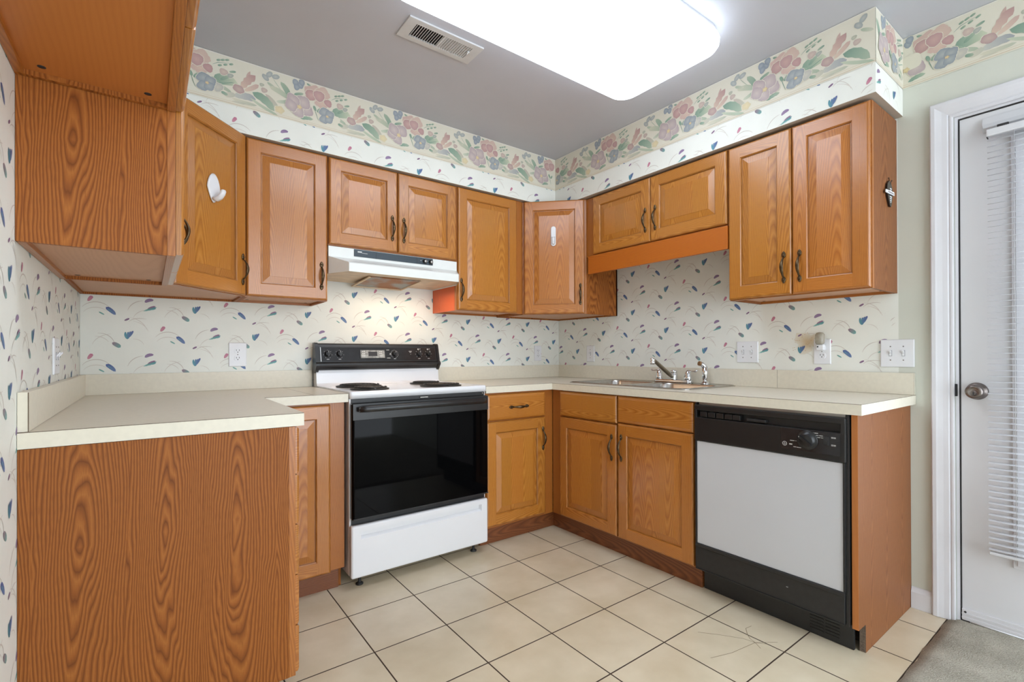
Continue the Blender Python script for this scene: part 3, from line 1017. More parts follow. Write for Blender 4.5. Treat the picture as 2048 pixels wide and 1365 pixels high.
bl = empty('window_blind', (-0.045, -2.495, 0.32), 0, 'white horizontal mini blind hanging over the glass of the exterior door', 'blind')
BX, BY, BZ = bl.location
b = MB()
b.box(-0.016, 0.012, -0.72, 0.0, 1.605, 1.632, BLIND, bev=0.003)          # headrail
b.box(-0.012, 0.008, -0.003, -0.0005, 1.600, 1.604, SLOT)
b.build('headrail', bl)
b = MB()
b.prism([(0.012, 0.012, 1.648), (0.030, 0.018, 1.668), (0.040, 0.018, 1.696), (0.044, 0.018, 1.696), (0.044, 0.018, 1.640)], (0, -0.76, 0), BLIND)
b.build('mounting_bracket', bl)
b = MB()
b.box(-0.004, 0.006, -0.060, -0.028, 1.633, 1.645, SLOT, bev=0.002)
b.build('tilter_slot', bl)
b = MB()
b.box(-0.010, 0.010, -0.72, 0.0, 0.0, 0.012, BLIND, bev=0.003)
b.build('bottom_rail', bl)
b = MB()
nsl = 72
for i in range(nsl):
    z = 0.022 + (1.590 - 0.022) * i / (nsl - 1)
    th = math.radians(7)
    for sx in (0,):
        pts = []
        for q in range(5):
            t = -0.0125 + 0.025 * q / 4
            arch = 0.0018 * (1 - (t / 0.0125) ** 2)
            pts.append((t * math.cos(th) - arch * math.sin(th), z + t * math.sin(th) + arch * math.cos(th)))
        up_ = [b.bm.verts.new((x, 0.0, zz)) for x, zz in pts]
        dn_ = [b.bm.verts.new((x, -0.72, zz)) for x, zz in pts]
        up2 = [b.bm.verts.new((x, 0.0, zz - 0.0003)) for x, zz in pts]
        dn2 = [b.bm.verts.new((x, -0.72, zz - 0.0003)) for x, zz in pts]
        fs = [b.bm.faces.new([up_[q], up_[q + 1], dn_[q + 1], dn_[q]]) for q in range(4)]
        fs += [b.bm.faces.new([up2[q + 1], up2[q], dn2[q], dn2[q + 1]]) for q in range(4)]
        fs.append(b.bm.faces.new([up_[0], dn_[0], dn2[0], up2[0]]))
        fs.append(b.bm.faces.new([up_[4], up2[4], dn2[4], dn_[4]]))
        b.dress(fs, BLIND)
b.build('slats', bl)
b = MB()
for y in (-0.075, -0.36, -0.645):
    for x in (-0.0135, 0.0135):
        b.tube([(x, y, 0.01), (x, y, 1.606)], 0.0007, BLIND, seg=5)
b.build('ladder_cords', bl)

# ------------------------------------------------------------------ cabinet making
T = 0.019


def handle_mesh():
    """antique arched pull with a flattened petal at each end, along local z, standing out to -y"""
    b = MB()
    pts, rad, fl = [], [], []
    for i in range(25):
        t = i / 24
        z = -0.046 + 0.092 * t
        y = -0.0035 - 0.0235 * math.sin(PI * t) ** 0.75
        pts.append((0, y, z))
        rad.append(0.0036 + 0.0034 * math.sin(PI * t) ** 2)
        fl.append((0.75, 1.15))
    b.tube(pts, rad, BRONZE, seg=10, flat=fl, up=(0, -1, 0))
    for sgn in (-1, 1):
        prof = [(0.044, 0.0042), (0.050, 0.0085), (0.056, 0.0095), (0.062, 0.0085), (0.068, 0.0055), (0.0725, 0.0012)]
        lp = []
        for z, w in prof:
            lp.append([(w * math.cos(2 * PI * k / 12), -0.0032 + 0.0030 * math.sin(2 * PI * k / 12), sgn * z) for k in range(12)])
        b.rings(lp, BRONZE)
        b.lathe([(0.0, 0.0), (0.0042, 0.0), (0.0042, 0.004), (0.003, 0.006), (0.0, 0.0065)], BRONZE, (0, -0.004, sgn * 0.056), '-y', 10)
    me = b.build('handle').data
    o = bpy.data.objects['handle']
    bpy.data.objects.remove(o)
    for p_ in me.polygons:
        p_.use_smooth = True
    return me


HANDLE = handle_mesh()


def add_handle(door_obj, x, z, horiz=False, y=-T):
    h = bpy.data.objects.new('handle', HANDLE)
    COL.objects.link(h)
    h.parent = door_obj
    h.location = (x, y, z)
    if horiz:
        h.rotation_euler = (0, PI / 2, 0)
    tag(h, 'antique bronze arched handle')
    return h


def ring_faces(b, r0, r1, m, gfun, tone, hue):
    """mitred band between two rectangles r = (x0, x1, z0, z1, y)"""
    a = [(r0[0], r0[4], r0[2]), (r0[1], r0[4], r0[2]), (r0[1], r0[4], r0[3]), (r0[0], r0[4], r0[3])]
    c = [(r1[0], r1[4], r1[2]), (r1[1], r1[4], r1[2]), (r1[1], r1[4], r1[3]), (r1[0], r1[4], r1[3])]
    for i in range(4):
        j = (i + 1) % 4
        g = 'x' if i % 2 == 0 else 'z'
        b.quad([a[i], a[j], c[j], c[i]], m, g, tone=tone[i], hue=hue, off=gfun[i])


def door_panel(w, h, grain='z', mat=None, fw=0.060, arch=False):
    """raised panel door, back at y = 0, front at y = -T, from (0, 0) to (w, h)"""
    mat = mat or OAK
    b = MB()
    ts = [0.5 + random.uniform(-0.09, 0.09) for _ in range(4)]
    hue = 0.5 + random.uniform(-0.25, 0.25)
    offs = [(random.uniform(0, 9), random.uniform(-1, 1)) for _ in range(4)]
    R0 = (0, w, 0, h, 0.0)
    R1 = (0, w, 0, h, -T + 0.007)
    R2 = (0.002, w - 0.002, 0.002, h - 0.002, -T + 0.004)
    R3 = (0.005, w - 0.005, 0.005, h - 0.005, -T + 0.0012)
    R4 = (0.009, w - 0.009, 0.009, h - 0.009, -T)
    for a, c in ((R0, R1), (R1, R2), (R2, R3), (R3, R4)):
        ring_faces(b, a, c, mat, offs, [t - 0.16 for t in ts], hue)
    e, f = 0.009, fw
    # flat of stiles (left, right) and rails (bottom, top)
    b.quad([(e, -T, e), (f, -T, e), (f, -T, h - e), (e, -T, h - e)], mat, 'z', tone=ts[3], hue=hue, off=offs[3])
    b.quad([(w - f, -T, e), (w - e, -T, e), (w - e, -T, h - e), (w - f, -T, h - e)], mat, 'z', tone=ts[1], hue=hue, off=offs[1])
    b.quad([(f, -T, e), (w - f, -T, e), (w - f, -T, f), (f, -T, f)], mat, 'x', tone=ts[0], hue=hue, off=offs[0])
    b.quad([(f, -T, h - f), (w - f, -T, h - f), (w - f, -T, h - e), (f, -T, h - e)], mat, 'x', tone=ts[2], hue=hue, off=offs[2])

    def R(k, y):
        return (f + k, w - f - k, f + k, h - f - k, y)
    S = [R(0, -T), R(0.0025, -T + 0.0035), R(0.0045, -T + 0.0045), R(0.0055, -T + 0.0095), R(0.0085, -T + 0.0095)]
    for q_, (a, c) in enumerate(zip(S[:-1], S[1:])):        # darker tone in the moulded groove
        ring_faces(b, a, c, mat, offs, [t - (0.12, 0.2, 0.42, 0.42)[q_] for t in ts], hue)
    pt = [0.5 + random.uniform(-0.08, 0.08)] * 4
    po = (random.uniform(0, 9), random.uniform(-1, 1))
    S = [R(0.0085, -T + 0.0095), R(0.040, -T + 0.0030), R(0.0405, -T + 0.0018)]
    for a, c in zip(S[:-1], S[1:]):
        a_ = a
        q = [(a[0], a[4], a[2]), (a[1], a[4], a[2]), (a[1], a[4], a[3]), (a[0], a[4], a[3])]
        r = [(c[0], c[4], c[2]), (c[1], c[4], c[2]), (c[1], c[4], c[3]), (c[0], c[4], c[3])]
        for i in range(4):
            j = (i + 1) % 4
            b.quad([q[i], q[j], r[j], r[i]], mat, grain, tone=pt[0] - 0.03, hue=hue, off=po)
    # field glued up from boards
    x0, x1, z0, z1, y = R(0.0405, -T + 0.0018)
    nb = 1 if (x1 - x0) < 0.10 else (2 if (x1 - x0) < 0.22 else 3)
    cuts = [0.0] + sorted(random.uniform(0.28, 0.72) if nb == 2 else (q + random.uniform(-0.08, 0.08)) / nb for q in range(1, nb)) + [1.0]
    for q in range(nb):
        xa, xb = x0 + (x1 - x0) * cuts[q], x0 + (x1 - x0) * cuts[q + 1]
        b.quad([(xa, y, z0), (xb, y, z0), (xb, y, z1), (xa, y, z1)], mat, grain, tone=0.52 + random.uniform(-0.10, 0.10), hue=hue + random.uniform(-0.15, 0.15))
    b.quad([(0, 0, 0), (0, 0, h), (w, 0, h), (w, 0, 0)], mat, 'z')
    return b


def drawer_front(w, h, mat=None):
    mat = mat or OAK
    b = MB()
    off = [(random.uniform(0, 9), random.uniform(-1, 1))] * 4
    t = [0.5 + random.uniform(-0.08, 0.04)] * 4
    hue = 0.5 + random.uniform(-0.2, 0.2)
    Rr = [(0, w, 0, h, 0.0), (0, w, 0, h, -T + 0.008), (0.002, w - 0.002, 0.002, h - 0.002, -T + 0.005), (0.006, w - 0.006, 0.006, h - 0.006, -T + 0.002), (0.016, w - 0.016, 0.016, h - 0.016, -T)]
    for a, c in zip(Rr[:-1], Rr[1:]):
        q = [(a[0], a[4], a[2]), (a[1], a[4], a[2]), (a[1], a[4], a[3]), (a[0], a[4], a[3])]
        r = [(c[0], c[4], c[2]), (c[1], c[4], c[2]), (c[1], c[4], c[3]), (c[0], c[4], c[3])]
        for i in range(4):
            j = (i + 1) % 4
            b.quad([q[i], q[j], r[j], r[i]], mat, 'x', tone=t[0], hue=hue, off=off[0])
    c = Rr[-1]
    b.quad([(c[0], -T, c[2]), (c[1], -T, c[2]), (c[1], -T, c[3]), (c[0], -T, c[3])], mat, 'x', tone=t[0], hue=hue, off=off[0])
    b.quad([(0, 0, 0), (0, 0, h), (w, 0, h), (w, 0, 0)], mat, 'x')
    return b


def wall_cabinet(loc, rz, w, h, label, doors, d=0.305, sl=0.038, sr=0.038, mid=None, rail=0.038, side_mat=None, name='wall_cabinet', under=None, brail=None, left_mat=None):
    """doors: (x0, x1, z0, z1, handle x or None, handle z)"""
    root = empty(name, loc, rz, label, 'cabinet', 'oak wall cabinets')
    sm = side_mat or VENEER
    g = 0.0006
    b = MB()
    yb, yf = -0.001, -(d - T)
    b.box(g, 0.013, yf, yb, 0, h, left_mat or sm, 'z', tone=0.5, off=(-0.10, -0.26))
    b.box(w - 0.013, w - g, yf, yb, 0, h, sm, 'z', tone=0.5)
    b.box(0.013, w - 0.013, yf, yb - 0.016, 0.012, 0.020, under or UNDER, 'x')
    b.box(0.013, w - 0.013, yf, yb, h - 0.013, h, sm, 'x')
    b.box(0.013, w - 0.013, yb - 0.006, yb, 0.020, h - 0.013, sm, 'z')
    b.box(0.013, w - 0.013, yb - 0.016, yb, 0.0, 0.020, OAKF, 'x')
    for x in (0.045, w - 0.045):       # glue screws in the underside
        for y in (yf + 0.04, yb - 0.05):
            b.lathe([(0.0, 0.0), (0.008, 0.0), (0.008, 0.0006), (0.0, 0.0006)], SLOT, (x, y, 0.0114), 'z', 10)
    b.build('carcass', root)
    b = MB()
    br = brail or rail
    b.box(g, sl, -d, yf - 0.0002, 0, h, OAKF, 'z', bev=0.001, tone=0.5)
    b.box(w - sr, w - g, -d, yf - 0.0002, 0, h, OAKF, 'z', bev=0.001, tone=0.52)
    b.box(sl, w - sr, -d, yf - 0.0002, 0, br, OAKF, 'x', bev=0.001)
    b.box(sl, w - sr, -d, yf - 0.0002, h - rail, h, OAKF, 'x', bev=0.001)
    if mid:
        b.box(mid - 0.02, mid + 0.02, -d, yf - 0.0002, br, h - rail, OAKF, 'z', bev=0.001)
    b.build('face_frame', root)
    for x0, x1, z0, z1, hx, hz in doors:
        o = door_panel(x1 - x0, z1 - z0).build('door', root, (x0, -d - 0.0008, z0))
        if hx is not None:
            add_handle(o, hx - x0, hz - z0)
    return root


RB, RR, RL = 0.0, -PI / 2, PI / 2         # facing away from back wall, right wall, left wall
# back wall, left to right
wall_cabinet((-2.2722, 0, 1.370), RB, 0.3785, 0.756, 'single door oak wall cabinet between the hooked left corner cabinet and the range hood',
             [(0.004, 0.3745, 0.004, 0.752, 0.344, 0.127)], sl=0.03, sr=0.03)
wall_cabinet((-1.8930, 0, 1.664), RB, 0.7655, 0.4600, 'short two door oak wall cabinet directly above the range hood',
             [(0.004, 0.3795, 0.006, 0.456, 0.347, 0.135), (0.3845, 0.7605, 0.006, 0.456, 0.416, 0.133)], mid=0.382)
wall_cabinet((-1.1270, 0, 1.365), RB, 0.5160, 0.760, 'single door oak wall cabinet to the right of the range hood',
             [(0.008, 0.459, 0.004, 0.756, 0.027, 0.125)], sr=0.06, left_mat=ENDGLOW)
# right wall, from the corner towards the door
r1 = wall_cabinet((0, -0.6105, 1.735), RR, 0.9920, 0.3850, 'short two door oak wall cabinet with a valance above the sink',
                  [(0.073, 0.5225, 0.008, 0.378, 0.492, 0.136), (0.5255, 0.987, 0.008, 0.378, 0.561, 0.136)], sl=0.07, mid=0.524)
b = MB()
b.box(0.032, 0.9912, -0.3245, -0.3055, -0.118, -0.0005, VALANCE, 'x', bev=0.002, tone=0.5)
b.build('valance', r1)
wall_cabinet((0, -1.6035, 1.357), RR, 0.5985, 0.760, 'two door oak wall cabinet at the right end of the row, beside the exterior door',
             [(0.003, 0.2975, 0.004, 0.755, 0.266, 0.128), (0.3005, 0.595, 0.004, 0.755, 0.333, 0.126)], mid=0.299, side_mat=FADED)
# left wall
wall_cabinet((XL, -1.3110, 1.360), RL, 0.6995, 0.764, 'tall oak wall cabinet on the left wall showing its plain veneer side',
             [(0.003, 0.347, 0.004, 0.760, 0.318, 0.140), (0.351, 0.695, 0.004, 0.760, 0.380, 0.140)], mid=0.349)
wall_cabinet((XL, -2.1495, 1.745), RL, 0.8375, 0.3790, 'short high oak wall cabinet at the top left, nearest of all, seen from below',
             [(0.003, 0.4175, 0.004, 0.375, None, 0), (0.4215, 0.834, 0.004, 0.375, None, 0)], mid=0.419, under=UNDERO)


def corner_cabinet(loc, mirror, h, label, hook_side):
    """diagonal corner wall cabinet; loc is the room corner; mirror False: left corner, True: right corner"""
    s_ = -1 if mirror else 1
    rz = -PI / 4 if mirror else PI / 4
    root = empty('corner_wall_cabinet', loc, 0, label, 'cabinet', 'oak wall cabinets')
    a, c = 0.6095, 0.305
    foot = [(0.001 * s_, -0.001), (a * s_, -0.001), (a * s_, -c), (c * s_, -a), (0.001 * s_, -a)]
    b = MB()

    def wallseg(p0, p1, t, m, z0=0.0, z1=h, g='z'):
        (x0, y0), (x1, y1) = p0, p1
        L = math.hypot(x1 - x0, y1 - y0)
        cx, cy = 0.3 * s_, -0.3
        nx_, ny_ = -(y1 - y0) / L, (x1 - x0) / L
        if (cx - x0) * nx_ + (cy - y0) * ny_ < 0:
            nx_, ny_ = -nx_, -ny_
        b.prism([(x0, y0, z0), (x1, y1, z0), (x1 + nx_ * t, y1 + ny_ * t, z0), (x0 + nx_ * t, y0 + ny_ * t, z0)], (0, 0, z1 - z0), m, g, tone=0.5)
    wallseg(foot[0], foot[1], 0.012, VENEER)
    wallseg(foot[1], foot[2], 0.013, VENEER)
    wallseg(foot[3], foot[4], 0.013, VENEER)
    wallseg(foot[4], foot[0], 0.012, VENEER)
    inset = [(0.013 * s_, -0.013), ((a - 0.013) * s_, -0.013), ((a - 0.013) * s_, -c + 0.004), ((c - 0.004) * s_, -a + 0.013), (0.013 * s_, -a + 0.013)]
    b.prism([(x, y, 0.010) for x, y in inset], (0, 0, 0.008), UNDER, 'x')
    b.prism([(x, y, h - 0.012) for x, y in inset], (0, 0, 0.0115), VENEER, 'x')
    b.build('carcass', root)
    # diagonal face, built flat and turned
    L = (a - c) * math.sqrt(2)
    org = (c * s_, -a) if not mirror else (-a, -c)
    b = MB()
    st = 0.028
    b.box(0.0, st, 0.0, T, 0, h, OAKF, 'z', bev=0.001)
    b.box(L - st, L, 0.0, T, 0, h, OAKF, 'z', bev=0.001)
    b.box(st, L - st, 0.0, T, 0, 0.036, OAKF, 'x', bev=0.001)
    b.box(st, L - st, 0.0, T, h - 0.036, h, OAKF, 'x', bev=0.001)
    b.build('face_frame', root, (org[0], org[1], 0), rz)
    w = 0.402
    off = (L - w) / 2
    dx, dy = math.cos(rz), math.sin(rz)
    nx_, ny_ = math.sin(rz), -math.cos(rz)
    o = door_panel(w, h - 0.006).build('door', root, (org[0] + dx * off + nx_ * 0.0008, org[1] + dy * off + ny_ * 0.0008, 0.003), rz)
    add_handle(o, w - 0.026, 0.118 if not mirror else 0.128)
    return root, o


cl, cl_door = corner_cabinet((XL, 0, 1.370), False, 0.757, 'diagonal oak corner cabinet in the left corner with a big white hook', 1)
cr, cr_door = corner_cabinet((0, 0, 1.360), True, 0.763, 'diagonal oak corner cabinet in the far corner with a small oval hook', 1)


def side_with_notch(b, x0, x1, depth, h, toe_d, toe_h, mat, g='z', front=None, **kw):
    """cabinet side in the local y-z plane with the toe-kick notch cut out"""
    pts = [(x0, -0.001, 0.0005), (x0, -toe_d, 0.0005), (x0, -toe_d, toe_h), (x0, -depth, toe_h), (x0, -depth, h), (x0, -0.001, h)]
    b.prism(pts, (x1 - x0, 0, 0), mat, g, side_m=front or mat, **kw)


def base_cabinet(loc, rz, w, label, doors, drawers, falses=(), d=0.61, toe=0.555, h=0.873, sl=0.04, sr=0.04, bars=(), left_d=None, right_d=None, mids=()):
    root = empty('base_cabinet', loc, rz, label, 'cabinet', 'oak base cabinets')
    g = 0.0006
    b = MB()
    side_with_notch(b, g, 0.016, d - T - 0.0002, h, toe, 0.104, VENEER, tone=0.30, off=(-0.11, -0.62))  # left side toned darker to stand for the weaker light there
    side_with_notch(b, w - 0.016, w - g, d - T - 0.0002, h, toe, 0.104, VENEER, tone=0.5)
    b.box(0.016, w - 0.016, -(d - T - 0.0002), -0.001, 0.104, 0.120, VENEER, 'x')
    b.box(0.016, w - 0.016, -0.012, -0.001, 0.120, h, VENEER, 'z')
    b.build('carcass', root)
    b = MB()
    b.box(0.0162 if left_d is None else left_d, w - 0.0162 if right_d is None else right_d, -toe - 0.012, -toe + 0.0, 0.0006, 0.1035, KICK, 'x', tone=0.5)
    b.build('toe_kick', root)
    b = MB()
    y0, y1 = -d, -(d - T)
    b.box(g, sl, y0, y1, 0.104, h, OAKF, 'z', bev=0.001)
    b.box(w - sr, w - g, y0, y1, 0.104, h, OAKF, 'z', bev=0.001)
    for z0, z1 in ((0.104, 0.135), (h - 0.03, h)) + tuple(bars):
        b.box(sl, w - sr, y0, y1, z0, z1, OAKF, 'x', bev=0.001)
    for m_ in mids:
        b.box(m_ - 0.02, m_ + 0.02, y0, y1, 0.135, h - 0.03, OAKF, 'z', bev=0.001)
    b.build('face_frame', root)
    for x0, x1, z0, z1, hx, hz in doors:
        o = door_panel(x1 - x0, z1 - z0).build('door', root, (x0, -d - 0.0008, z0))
        if hx is not None:
            add_handle(o, hx - x0, hz - z0)
    for x0, x1, z0, z1, hh in drawers:
        o = drawer_front(x1 - x0, z1 - z0).build('drawer', root, (x0, -d - 0.0008, z0))
        if hh:
            add_handle(o, (x1 - x0) / 2 + 0.01, (z1 - z0) / 2 - 0.004, True)
    for x0, x1, z0, z1 in falses:
        drawer_front(x1 - x0, z1 - z0).build('false_drawer_front', root, (x0, -d - 0.0008, z0))
    return root


base_cabinet((-1.1250, 0, 0), RB, 0.5145, 'oak base cabinet with one drawer above one door, right of the range',
             [(0.008, 0.440, 0.118, 0.708, 0.418, 0.580)], [(0.008, 0.440, 0.716, 0.864, True)], sr=0.07, bars=((0.690, 0.735),), left_d=0.0006, right_d=0.5678)
base_cabinet((0, -0.6110, 0), RR, 0.9955, 'two door oak sink base cabinet under the steel sink',
             [(0.083, 0.529, 0.112, 0.712, 0.501, 0.588), (0.540, 0.990, 0.112, 0.722, 0.567, 0.594)], [], [(0.083, 0.529, 0.720, 0.868), (0.540, 0.990, 0.728, 0.868)], sl=0.07, mids=(0.5345,), bars=((0.700, 0.745),), left_d=-0.0435, right_d=0.9955)
base_cabinet((-2.2715, 0, 0), RB, 0.3665, 'oak base cabinet with one tall door, left of the range',
             [(0.045, 0.2985, 0.100, 0.866, None, 0)], [], sr=0.072, left_d=-0.04)
bc = base_cabinet((XL, -1.2885, 0), RL, 0.6770, 'oak drawer base cabinet under the left counter, its wide veneer side facing us',
                  [], [(0.030, 0.640, 0.720, 0.866, True), (0.030, 0.640, 0.563, 0.716, True), (0.030, 0.640, 0.404, 0.559, True), (0.030, 0.640, 0.246, 0.400, True), (0.030, 0.640, 0.098, 0.242, True)], left_d=0.0162, right_d=0.715)

# dishwasher end panel
b = MB()
pts = [(-0.001, -2.2255, 0.0006), (-0.543, -2.2255, 0.0006), (-0.543, -2.2255, 0.104), (-0.611, -2.2255, 0.104), (-0.611, -2.2255, 0.8735), (-0.001, -2.2255, 0.8735)]
b.prism(pts, (0, -0.0195, 0), FADED, 'z', tone=0.5)
b.quad([(-0.5432, -2.2255, 0.0006), (-0.5432, -2.2255, 0.1038), (-0.5432, -2.2450, 0.1038), (-0.5432, -2.2450, 0.0006)], RAWB)
b.box(-0.6122, -0.6112, -2.2450, -2.2255, 0.1042, 0.8735, UNDERO, 'z')
tag(b.build('end_panel'), 'upright oak veneer end panel closing the counter beside the dishwasher', 'panel')

# ------------------------------------------------------------------ countertops
ZC0, ZC1 = 0.8745, 0.9140


def countertop(outer, holes, label, splashes, seams):
    root = empty('countertop', (0, 0, 0), 0, label, 'countertop', 'cream laminate countertops')
    b = MB()
    b.holed(outer, holes, ZC0, ZC1 - 0.0016, LAM)
    b.holed(outer, holes, ZC1 - 0.0016, ZC1, LAM, side_m=LAME)
    for x0, x1, y0, y1 in seams:
        b.box(x0, x1, y0, y1, ZC1, ZC1 + 0.0002, LAME)
    b.build('worktop', root)
    for (x0, x1, y0, y1, g) in splashes:
        b = MB()
        b.box(x0, x1, y0, y1, ZC1 + 0.0008, 1.0075, LAM, g)
        b.box(x0 + 0.0005, x1 - 0.0005, y0 + 0.0005, y1 - 0.0005, 1.0075, 1.0080, LAM, g)
        # brown laminate edges at the exposed ends
        if g == 'y':
            b.box(x0 if x0 > -1 else x1 - 0.0018, x0 + 0.0018 if x0 > -1 else x1, y0 - 0.0004, y0, ZC1 + 0.0008, 1.0075, LAME)
        b.build('backsplash', root)
    return root


countertop([(XL + 0.001, -0.001), (XL + 0.001, -1.2910), (-2.2470, -1.2910), (-2.2470, -0.6350), (-1.8945, -0.6350), (-1.8945, -0.001)], [],
           'cream laminate countertop in an L from the left wall to the range',
           [(XL + 0.001, XL + 0.0205, -1.2890, -0.0205, 'y'), (XL + 0.001, -1.8980, -0.0200, -0.001, 'x')], [(-2.048, -2.0468, -0.6345, -0.0205)])
SINKX0, SINKX1, SINKY0, SINKY1 = -0.530, -0.032, -1.500, -0.655
hole = rrect(SINKX0 + 0.02, SINKX1 - 0.02, SINKY0 + 0.02, SINKY1 - 0.02, 0.04, 5)
countertop([(-1.1265, -0.001), (-1.1265, -0.6350), (-0.6350, -0.6350), (-0.6350, -2.2640), (-0.001, -2.2640), (-0.001, -0.001)], [hole],
           'cream laminate countertop in an L with the steel sink, ending beside the exterior door',
           [(-1.1265, -0.001, -0.0200, -0.001, 'x'), (-0.0205, -0.001, -1.6990, -0.0205, 'y'), (-0.0205, -0.001, -2.2620, -1.7000, 'y')], [])

# ------------------------------------------------------------------ sink, faucet, sprayer
sink = empty('kitchen_sink', (0, 0, 0), 0, 'double bowl stainless steel sink set into the right countertop', 'sink')
ZR = 0.9185
bowls = [(-0.490, -0.135, -1.048, -0.700), (-0.490, -0.135, -1.455, -1.100)]
b = MB()
outer = rrect(SINKX0, SINKX1, SINKY0, SINKY1, 0.045, 6)
hs = [rrect(x0, x1, y0, y1, 0.06, 6) for x0, x1, y0, y1 in bowls]
b.holed(outer, hs, 0.9145, ZR, STEEL, g='y')
for e in (0.004,):
    o1 = rrect(SINKX0 + 0.006, SINKX1 - 0.006, SINKY0 + 0.006, SINKY1 - 0.006, 0.04, 6)
    o2 = rrect(SINKX0 + 0.010, SINKX1 - 0.010, SINKY0 + 0.010, SINKY1 - 0.010, 0.037, 6)
    lp = [[(x, y, ZR) for x, y in o1], [(x, y, ZR + 0.0022) for x, y in rrect(SINKX0 + 0.008, SINKX1 - 0.008, SINKY0 + 0.008, SINKY1 - 0.008, 0.038, 6)], [(x, y, ZR) for x, y in o2]]
    b.rings(lp, STEEL, caps=(False, False))
b.build('rim', sink)
for x0, x1, y0, y1 in bowls:
    b = MB()
    lp = []
    for k, (z, ins, r) in enumerate(((ZR - 0.0005, 0.0, 0.06), (ZR - 0.008, 0.004, 0.058), (0.80, 0.010, 0.058), (0.765, 0.016, 0.056), (0.750, 0.032, 0.05), (0.747, 0.06, 0.05), (0.745, 0.11, 0.045))):
        lp.append([(x, y, z) for x, y in rrect(x0 + ins, x1 - ins, y0 + ins, y1 - ins, r, 6)])
    b.rings(lp, STEEL, caps=(False, True))
    cx, cy = (x0 + x1) / 2, (y0 + y1) / 2
    b.lathe([(0.052, 0.0005), (0.050, 0.003), (0.040, 0.001), (0.0, 0.001)], CHROME, (cx, cy, 0.7455), 'z', 20, caps=(False, False))
    b.build('bowl', sink)

fc = empty('faucet', (-0.082, -1.118, ZR), 0, 'chrome two handle kitchen faucet behind the sink bowls', 'faucet')
b = MB()
lp = []
for z, ins in ((0.0006, 0.0), (0.012, 0.0), (0.018, 0.003), (0.021, 0.009)):
    lp.append([(x, y, z) for x, y in rrect(-0.027 + ins, 0.027 - ins, -0.130 + ins, 0.130 - ins, 0.026 - ins, 8)])
b.rings(lp, CHROME, caps=(True, True))
b.build('base_plate', fc)
for y, sg in ((0.100, 1), (-0.100, -1)):
    b = MB()
    b.lathe([(0.021, 0.019), (0.023, 0.024), (0.023, 0.036), (0.0205, 0.042), (0.019, 0.050), (0.015, 0.064), (0.010, 0.074), (0.0, 0.079)], CHROME, (0, y, 0), 'z', 20, caps=(False, False))
    b.tube([(0, y, 0.074), (0, y + sg * 0.022, 0.074), (0, y + sg * 0.046, 0.071), (0, y + sg * 0.052, 0.073), (0, y + sg * 0.062, 0.078)], [0.007, 0.0045, 0.004, 0.0065, 0.003], CHROME, seg=10)
    b.build('lever_handle', fc)
b = MB()
b.lathe([(0.020, 0.0205), (0.020, 0.056), (0.0185, 0.058), (0.0185, 0.060), (0.020, 0.062), (0.020, 0.072), (0.016, 0.076), (0.0, 0.077)], CHROME, (0, -0.005, 0), 'z', 24, caps=(False, False))
b.tube([(-0.010, -0.003, 0.036), (-0.05, 0.0, 0.058), (-0.10, 0.004, 0.090), (-0.150, 0.008, 0.122), (-0.172, 0.010, 0.134), (-0.184, 0.011, 0.134)], [0.013, 0.0125, 0.012, 0.0115, 0.012, 0.012], SPOUT, seg=14)
b.lathe([(0.0, 0.150), (0.010, 0.150), (0.0135, 0.147), (0.0135, 0.134), (0.0125, 0.132), (0.0145, 0.130), (0.0145, 0.116), (0.012, 0.113), (0.0, 0.113)], CHROME, (-0.186, 0.011, 0), 'z', 20, caps=(False, False))
b.build('spout', fc)

sp = empty('sink_sprayer', (-0.075, -1.324, ZR), 0, 'chrome pull-out side sprayer standing right of the faucet', 'sprayer')
b = MB()
b.lathe([(0.0, 0.0006), (0.026, 0.0006), (0.026, 0.004), (0.022, 0.009), (0.016, 0.013), (0.014, 0.018), (0.0, 0.018)], CHROME, seg=24, caps=(False, False))
b.build('holder', sp)
b = MB()
b.lathe([(0.0, 0.0182), (0.0125, 0.0182), (0.0125, 0.026), (0.0150, 0.030), (0.0158, 0.060), (0.0158, 0.095), (0.0, 0.100)], CHROME, seg=20, caps=(False, False))
b.tube([(0, 0, 0.090), (-0.003, 0.004, 0.104), (-0.013, 0.009, 0.114), (-0.026, 0.014, 0.118)], [0.0155, 0.015, 0.0135, 0.012], CHROME, seg=14)
b.tube([(-0.024, 0.013, 0.1175), (-0.034, 0.018, 0.120)], [0.0135, 0.0130], COPPER, seg=16)
b.build('spray_head', sp)

# ------------------------------------------------------------------ range
RX0, RX1 = -1.8915, -1.1310
RW = RX1 - RX0
rg = empty('electric_range', (RX0, 0, 0), 0, 'white and black electric coil range between the two countertops', 'stove')
b = MB()
b.box(0.001, RW - 0.001, -0.630, -0.030, 0.062, 0.895, ENAM, bev=0.003)
b.box(0.010, RW - 0.010, -0.6345, -0.6305, 0.070, 0.889, BLACKS)
b.build('body', rg)
b = MB()
lp = []
for z, ins in ((0.888, 0.0), (0.912, 0.0), (0.919, 0.002), (0.922, 0.008), (0.9215, 0.016), (0.9185, 0.022)):
    lp.append([(x, y, z) for x, y in rrect(0.0005 + ins * 0.5, RW - 0.0005 - ins * 0.5, -0.648 + ins, -0.062, 0.012, 4)])
b.rings(lp, ENAM, caps=(True, True), smooth=True)
# cove up to the back guard
prof = [(-0.120, 0.9192), (-0.106, 0.920), (-0.096, 0.925), (-0.090, 0.934), (-0.086, 0.960), (-0.082, 0.990), (-0.076, 1.012), (-0.030, 1.012), (-0.030, 0.900), (-0.120, 0.900)]
b.rings([[(0.0008, y, z) for y, z in prof], [(RW - 0.0008, y, z) for y, z in prof]], ENAM, smooth=False)
b.build('cooktop', rg)


